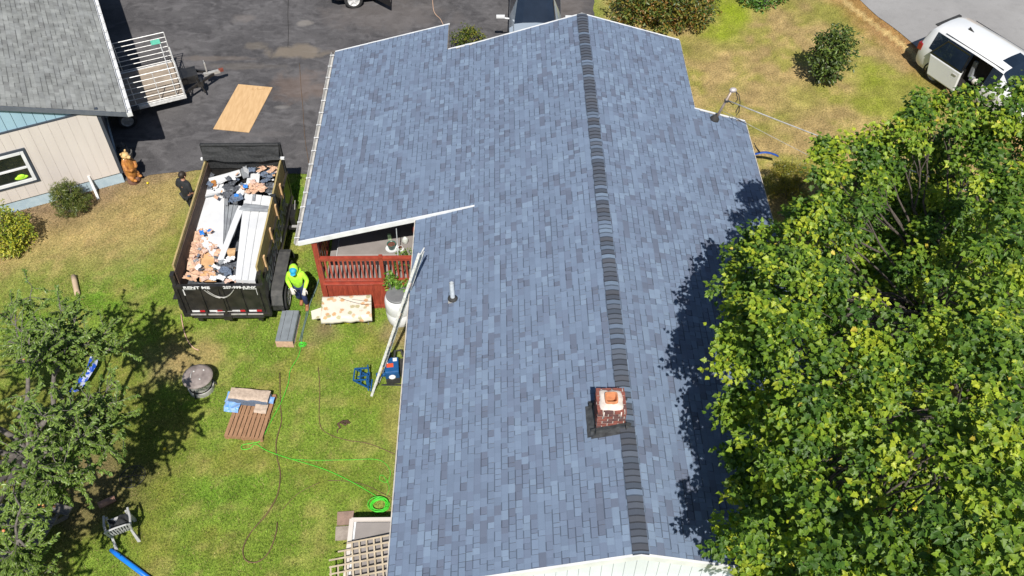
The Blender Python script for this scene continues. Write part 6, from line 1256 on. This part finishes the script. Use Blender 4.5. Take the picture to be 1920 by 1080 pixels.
    cl = rng.beta(.7, .8, len(cs_np)+len(tuf)); t = np.clip(cl[ix]*.8+rng.normal(0, .17, N), 0, 1)[:, None]
    cols = np.where(t < .55, A+(B-A)*(t/.55), B+(Cc-B)*((t-.55)/.45)); yl = rng.random(N) < .004; cols[yl] = Y; cols *= rng.uniform(.8, 1.2, (N, 1))
    leaves('crown', P, Nn, .088, 'maple', cols, root, M['leaf'], rng, ydir=yd, sj=.4)
    mb = MB(); top = base+Vector((-.2, .2, 3.2)); limb(mb, base, top, .34, .24, 8, .05, 1)
    hubs = []
    for k in range(9):
        t = k*.7+.3; h = base+Vector((2.2*math.cos(t), 2.4*math.sin(t), 4.7+.25*k % 1.2)); limb(mb, top-Vector((0, 0, .5+.1*k)), h, .10, .045, 6, .12, k); hubs.append(h)
    for i, c in enumerate(cs):
        h = min(hubs, key=lambda q: (q-c).length); tgt = h.lerp(c, .93); limb(mb, h, tgt, .034, .008, 6, .12, i)
        for j in range(3):
            d = Vector(rng.normal(size=3)); d.normalize(); limb(mb, h.lerp(c, .7), c+d*rs_[i][0]*.8, .014, .004, 4, .1, i*3+j)
    mb.build('trunk', M['bark'], root, smooth=True)
maple()
# ---- the old apple tree
def apple():
    rng = np.random.default_rng(5); rr = random.Random(12); base = Vector((-11.7, 11.9, 0)); root = empty('apple_tree', base, 0, 'sparse old apple tree with grey twigs and small pinkish fruit at the lower left', 'tree')
    tips = [(150, 560, 2.6), (110, 570, 2.9), (60, 590, 3.0), (20, 600, 3.1), (200, 625, 2.3), (170, 640, 2.6), (120, 640, 3.0), (70, 660, 3.2), (30, 680, 3.3), (215, 655, 2.2), (60, 540, 2.6), (95, 610, 3.1), (140, 605, 2.8), (20, 545, 2.7), (15, 640, 3.0),
            (100, 720, 3.3), (50, 740, 3.5), (20, 760, 3.5), (80, 780, 3.5), (130, 770, 3.2), (170, 740, 2.9), (200, 760, 2.6), (225, 765, 2.4), (215, 715, 2.4), (190, 800, 2.7), (150, 820, 3.0), (100, 830, 3.4), (50, 820, 3.5), (20, 840, 3.5), (230, 820, 2.3), (60, 870, 3.3), (120, 870, 3.0), (200, 840, 2.5), (30, 900, 3.2), (90, 900, 2.9), (170, 870, 2.6),
            (20, 960, 2.4), (30, 1030, 2.3), (20, 1060, 2.5), (60, 1050, 2.1), (10, 990, 2.5), (90, 1070, 2.0), (40, 1075, 2.2)]
    T = [W(u, v, z*1.1+(1.55 if v < 945 else .55)) for u, v, z in tips]; ctr = Vector((-9.9, 10.4, 0))
    while len(T) < len(tips)+58:
        q = Vector((rr.uniform(-13.2, -6.9), rr.uniform(4.2, 12.5), rr.uniform(3.9, 5.2))); fw = q.y*CT+(H-q.z)*ST
        if 960+F*q.x/fw < -35 or 540+F*((H-q.z)*CT-q.y*ST)/fw > 1125:
            g_ = Vector((q.x-.065*q.z, q.y+.76*q.z, 0)); fw = g_.y*CT+H*ST
            if 960+F*g_.x/fw < 140: T.append(q)
    mb = MB(); fork = ctr+Vector((-.5, .3, 2.3)); limb(mb, base, fork, .20, .16, 6, .06, 2); hubs = []
    for k in range(11):
        t = k*.571+.1; q = 1.25+.5*rr.random(); h = ctr+Vector((q*math.cos(t), q*1.3*math.sin(t)-.6, 3.3+.7*rr.random())); limb(mb, fork-Vector((0, 0, .2*rr.random())), h, .075, .04, 6, .2, k); hubs.append(h)
    P, Y_, N_ = [], [], []; app = []
    for i, tpt in enumerate(T):
        h = min(hubs, key=lambda q: (q-tpt).length); end = tpt; main = limb(mb, h, end, .028, .007, 8, .16, i+40)
        tw = [main]
        for j in range(17):
            s = main[rr.randint(2, 8)]; d = Vector((rr.gauss(0, 1), rr.gauss(0, 1), rr.gauss(.35, .55))).normalized(); tw.append(limb(mb, s, s+d*rr.uniform(.25, .62), .007, .002, 5, .1, i*9+j))
        for path in tw:
            for a, b in zip(path[1:-1] if path is not main else path[4:-1], path[2:] if path is not main else path[5:]):
                for _ in range(5 if path is main else 12):
                    q = a.lerp(b, rr.random()); dd = (b-a).normalized(); o = Vector((rr.gauss(0, 1), rr.gauss(0, 1), rr.gauss(0, 1))).normalized()
                    P.append(q); Y_.append(dd*.8+o*.9+Vector((0, 0, .25))); N_.append(Vector((0, 0, 1))+o*.75)
            # rosette at the twig end
            for _ in range(8): o = Vector((rr.gauss(0, 1), rr.gauss(0, 1), rr.gauss(.2, .7))).normalized(); P.append(path[-1]); Y_.append((path[-1]-path[-2]).normalized()*.7+o); N_.append(Vector((0, 0, .9))+o*.7)
        if rr.random() < .35: app.append(tw[rr.randint(1, 9)][-1])
    mb.build('trunk', M['greybark'], root, smooth=True)
    P = np.array(P); Y_ = np.array(Y_); N_ = np.array(N_); n = len(P); print('apple leaves', n)
    t = np.clip(rng.normal(.5, .3, n), 0, 1)[:, None]; cols = np.array((.065, .125, .018))*(1-t)+np.array((.22, .31, .065))*t
    leaves('crown', P, N_, .074, 'oval', cols, root, M['leaf2'], rng, ydir=Y_, sj=.35)
    extra = [W(u, v, z+1.6) for u, v, z in ((72, 943, 2.4), (80, 946, 2.3), (100, 947, 2.2), (177, 838, 2.5), (194, 829, 2.6), (41, 884, 2.9), (43, 670, 3.2), (5, 993, 2.5), (80, 951, 2.3))]
    for p in app+extra:
        mb = MB(); mb.blob(p-Vector((0, 0, .04)), (.03, .03, .028), 10); mb.build('apple', mat_apple, root, smooth=True)
mat_apple = mat('apple_skin', (.62, .34, .12), (.60, .16, .08), .35, scale=20)
apple()
# ---- shrubs
def shrub(name, base, clumps, lsize, kind, palette, label, cat='shrub', group=None, dens=520, m='leaf2', seed=1, stem=.03, tilt=.5, lower=-.75, trunk_h=None, surf=.45):
    rng = np.random.default_rng(seed); base = Vector(base); root = empty(name, base, 0, label, cat, group)
    cs = [tuple(base+Vector(c[:3])) for c in clumps]; rs_ = [c[3] if isinstance(c[3], tuple) else (c[3], c[3], c[3]*.85) for c in clumps]
    tc, tr = [], []
    for c, r in zip(cs, rs_):
        for _ in range(26): d = rng.normal(size=3); d /= np.linalg.norm(d); tc.append(tuple(np.array(c)+d*np.array(r)*rng.uniform(.85, 1.12))); k = r[0]*rng.uniform(.16, .30); tr.append((k, k, k))
    P, D, ix = shoots(cs, rs_, dens, rng, lower=lower, surf=surf); P2, D2, ix2 = shoots(tc, tr, dens*2.2, rng, lower=-1, surf=.3); P = np.concatenate([P, P2]); D = np.concatenate([D, D2]); ix = np.concatenate([ix, ix2+len(cs)])
    P = P[:]; k = P[:, 2] > .03; P = P[k]; D = D[k]; ix = ix[k]; N = len(P)
    Nn = np.array([0, 0, .7])+D*.6/np.linalg.norm(D, axis=1, keepdims=True)+rng.normal(0, tilt, (N, 3)); yd = D/np.linalg.norm(D, axis=1, keepdims=True)+rng.normal(0, .6, (N, 3))+np.array([0, 0, .1])
    pal = np.array(palette); cl = rng.integers(0, len(pal), len(cs)+len(tc)); pick = np.where(rng.random(N) < .45, cl[ix], rng.integers(0, len(pal), N)); cols = pal[pick]*rng.uniform(.75, 1.25, (N, 1))
    leaves('foliage', P, Nn, lsize, kind, cols, root, M[m], rng, ydir=yd)
    mb = MB()
    for i, c in enumerate(cs):
        for j in range(4): d = Vector(rng.normal(size=3)).normalized(); limb(mb, base+Vector((d.x, d.y, 0))*.05, Vector(c)+Vector((d.x*rs_[i][0], d.y*rs_[i][1], abs(d.z)*rs_[i][2]))*.8, stem, .004, 5, .12, i*5+j)
    mb.build('stem', M['greybark'], root, smooth=True); print(name, N); return root
G1 = [(.075, .105, .022), (.12, .15, .03), (.055, .08, .02), (.16, .17, .035)]
shrub('evergreen_shrub', W(140, 398), [(0, 0, .40, .44), (-.24, .05, .48, .36), (.24, .02, .5, .36), (0, .05, .80, .36), (.18, .0, .92, .26), (-.16, 0, .9, .26)], .075, 'needle', G1, 'round dark green evergreen shrub against the garage wall', dens=2600, seed=2, tilt=.7)
shrub('yellow_shrub', W(28, 462), [(-.05, 0, .45, .5), (.36, .0, .42, .4), (.12, .1, .85, .45), (-.38, .1, .7, .5), (.36, .1, .75, .33), (-.2, .15, 1.1, .38), (.1, -.25, .4, .4)], .075, 'oval', [(.34, .34, .03), (.20, .26, .025), (.42, .40, .05), (.13, .19, .02)], 'bright yellow green leafy shrub at the left edge by the garage', dens=900, seed=3)
OR_ = [(.075, .11, .02), (.12, .15, .025), (.18, .15, .025), (.25, .13, .03), (.05, .085, .018)]
bz = W(1232, 62); bz2 = Vector((5.6, 30.6, 0))
shrub('burning_shrub', bz2, [(-1.1, -.3, .7, .75), (-.2, -.4, .75, .8), (.7, -.3, .75, .8), (1.35, -.1, .7, .65), (-1.5, .2, .6, .6), (0, .5, .95, .9), (1.0, .6, .9, .8), (-.9, .6, .9, .8), (.5, .0, 1.15, .7), (-.5, 0, 1.15, .7)], .115, 'oval', OR_, 'large rounded green and rust coloured shrub behind the roof peak', dens=420, seed=4)
shrub('low_shrub', W(1432, 10), [(-.4, 0, .3, (.5, .35, .3)), (.3, .1, .35, (.5, .35, .3)), (.0, .4, .4, (.7, .4, .4)), (.7, .45, .4, .35), (-.2, -.35, .2, .25)], .12, 'oval', [(.05, .13, .02), (.09, .19, .03), (.14, .26, .04)], 'low bright green shrub at the top edge of the front lawn', dens=380, seed=5)
shrub('young_tree', W(1545, 158), [(0, .05, .75, .55), (-.3, 0, 1.0, .45), (.35, .05, 1.1, .5), (0, .1, 1.35, .6), (-.2, .1, 1.65, .45), (.3, .1, 1.65, .45), (.05, .1, 1.95, .35), (-.1, -.05, .45, .35)], .12, 'oval', [(.055, .09, .02), (.085, .13, .025), (.12, .17, .03), (.04, .065, .018)], 'small round green tree standing alone on the dry front lawn', 'tree', dens=430, seed=6)
shrub('round_hedge', W(1478, 372), [(0, 0, .55, .62), (.2, .1, .8, .5), (-.25, .1, .8, .5), (0, .25, .95, .5)], .07, 'needle', [(.15, .17, .02), (.24, .22, .028), (.30, .24, .035), (.11, .13, .02)], 'clipped yellowing round shrub between the roof eave and the maple', dens=2300, seed=7, surf=.7)
shrub('small_shrub', W(878, 80)+Vector((0, -.2, 0)), [(0, 0, .35, .36), (-.3, .0, .35, .3), (.35, .0, .38, .3), (0, .1, .55, .3)], .10, 'oval', [(.09, .12, .02), (.17, .17, .025), (.06, .09, .015)], 'small shrub on the driveway edge behind the stepped roof corner', dens=520, seed=8)
shrub('vine', HM @ Vector((-2.95, 16.6, .9)), [(0, 0, .25, (.22, .12, .3)), (.25, .0, .15, (.22, .15, .25)), (-.05, -.02, .55, (.12, .08, .2)), (.15, .0, .0, (.2, .15, .2))], .09, 'oval', [(.07, .17, .02), (.12, .26, .03), (.18, .30, .05)], 'bright green climbing vine on the red porch railing by the barrel', 'vine', dens=1100, seed=9, stem=.008)
shrub('vine', HM @ Vector((-2.62, 17.0, 1.2)), [(0, 0, .35, (.3, .08, .35)), (.15, .0, .7, (.3, .10, .15))], .07, 'oval', [(.09, .16, .03), (.16, .24, .05)], 'sparse vine leaves behind the right end of the porch balusters', 'vine', dens=420, seed=10, stem=.008)
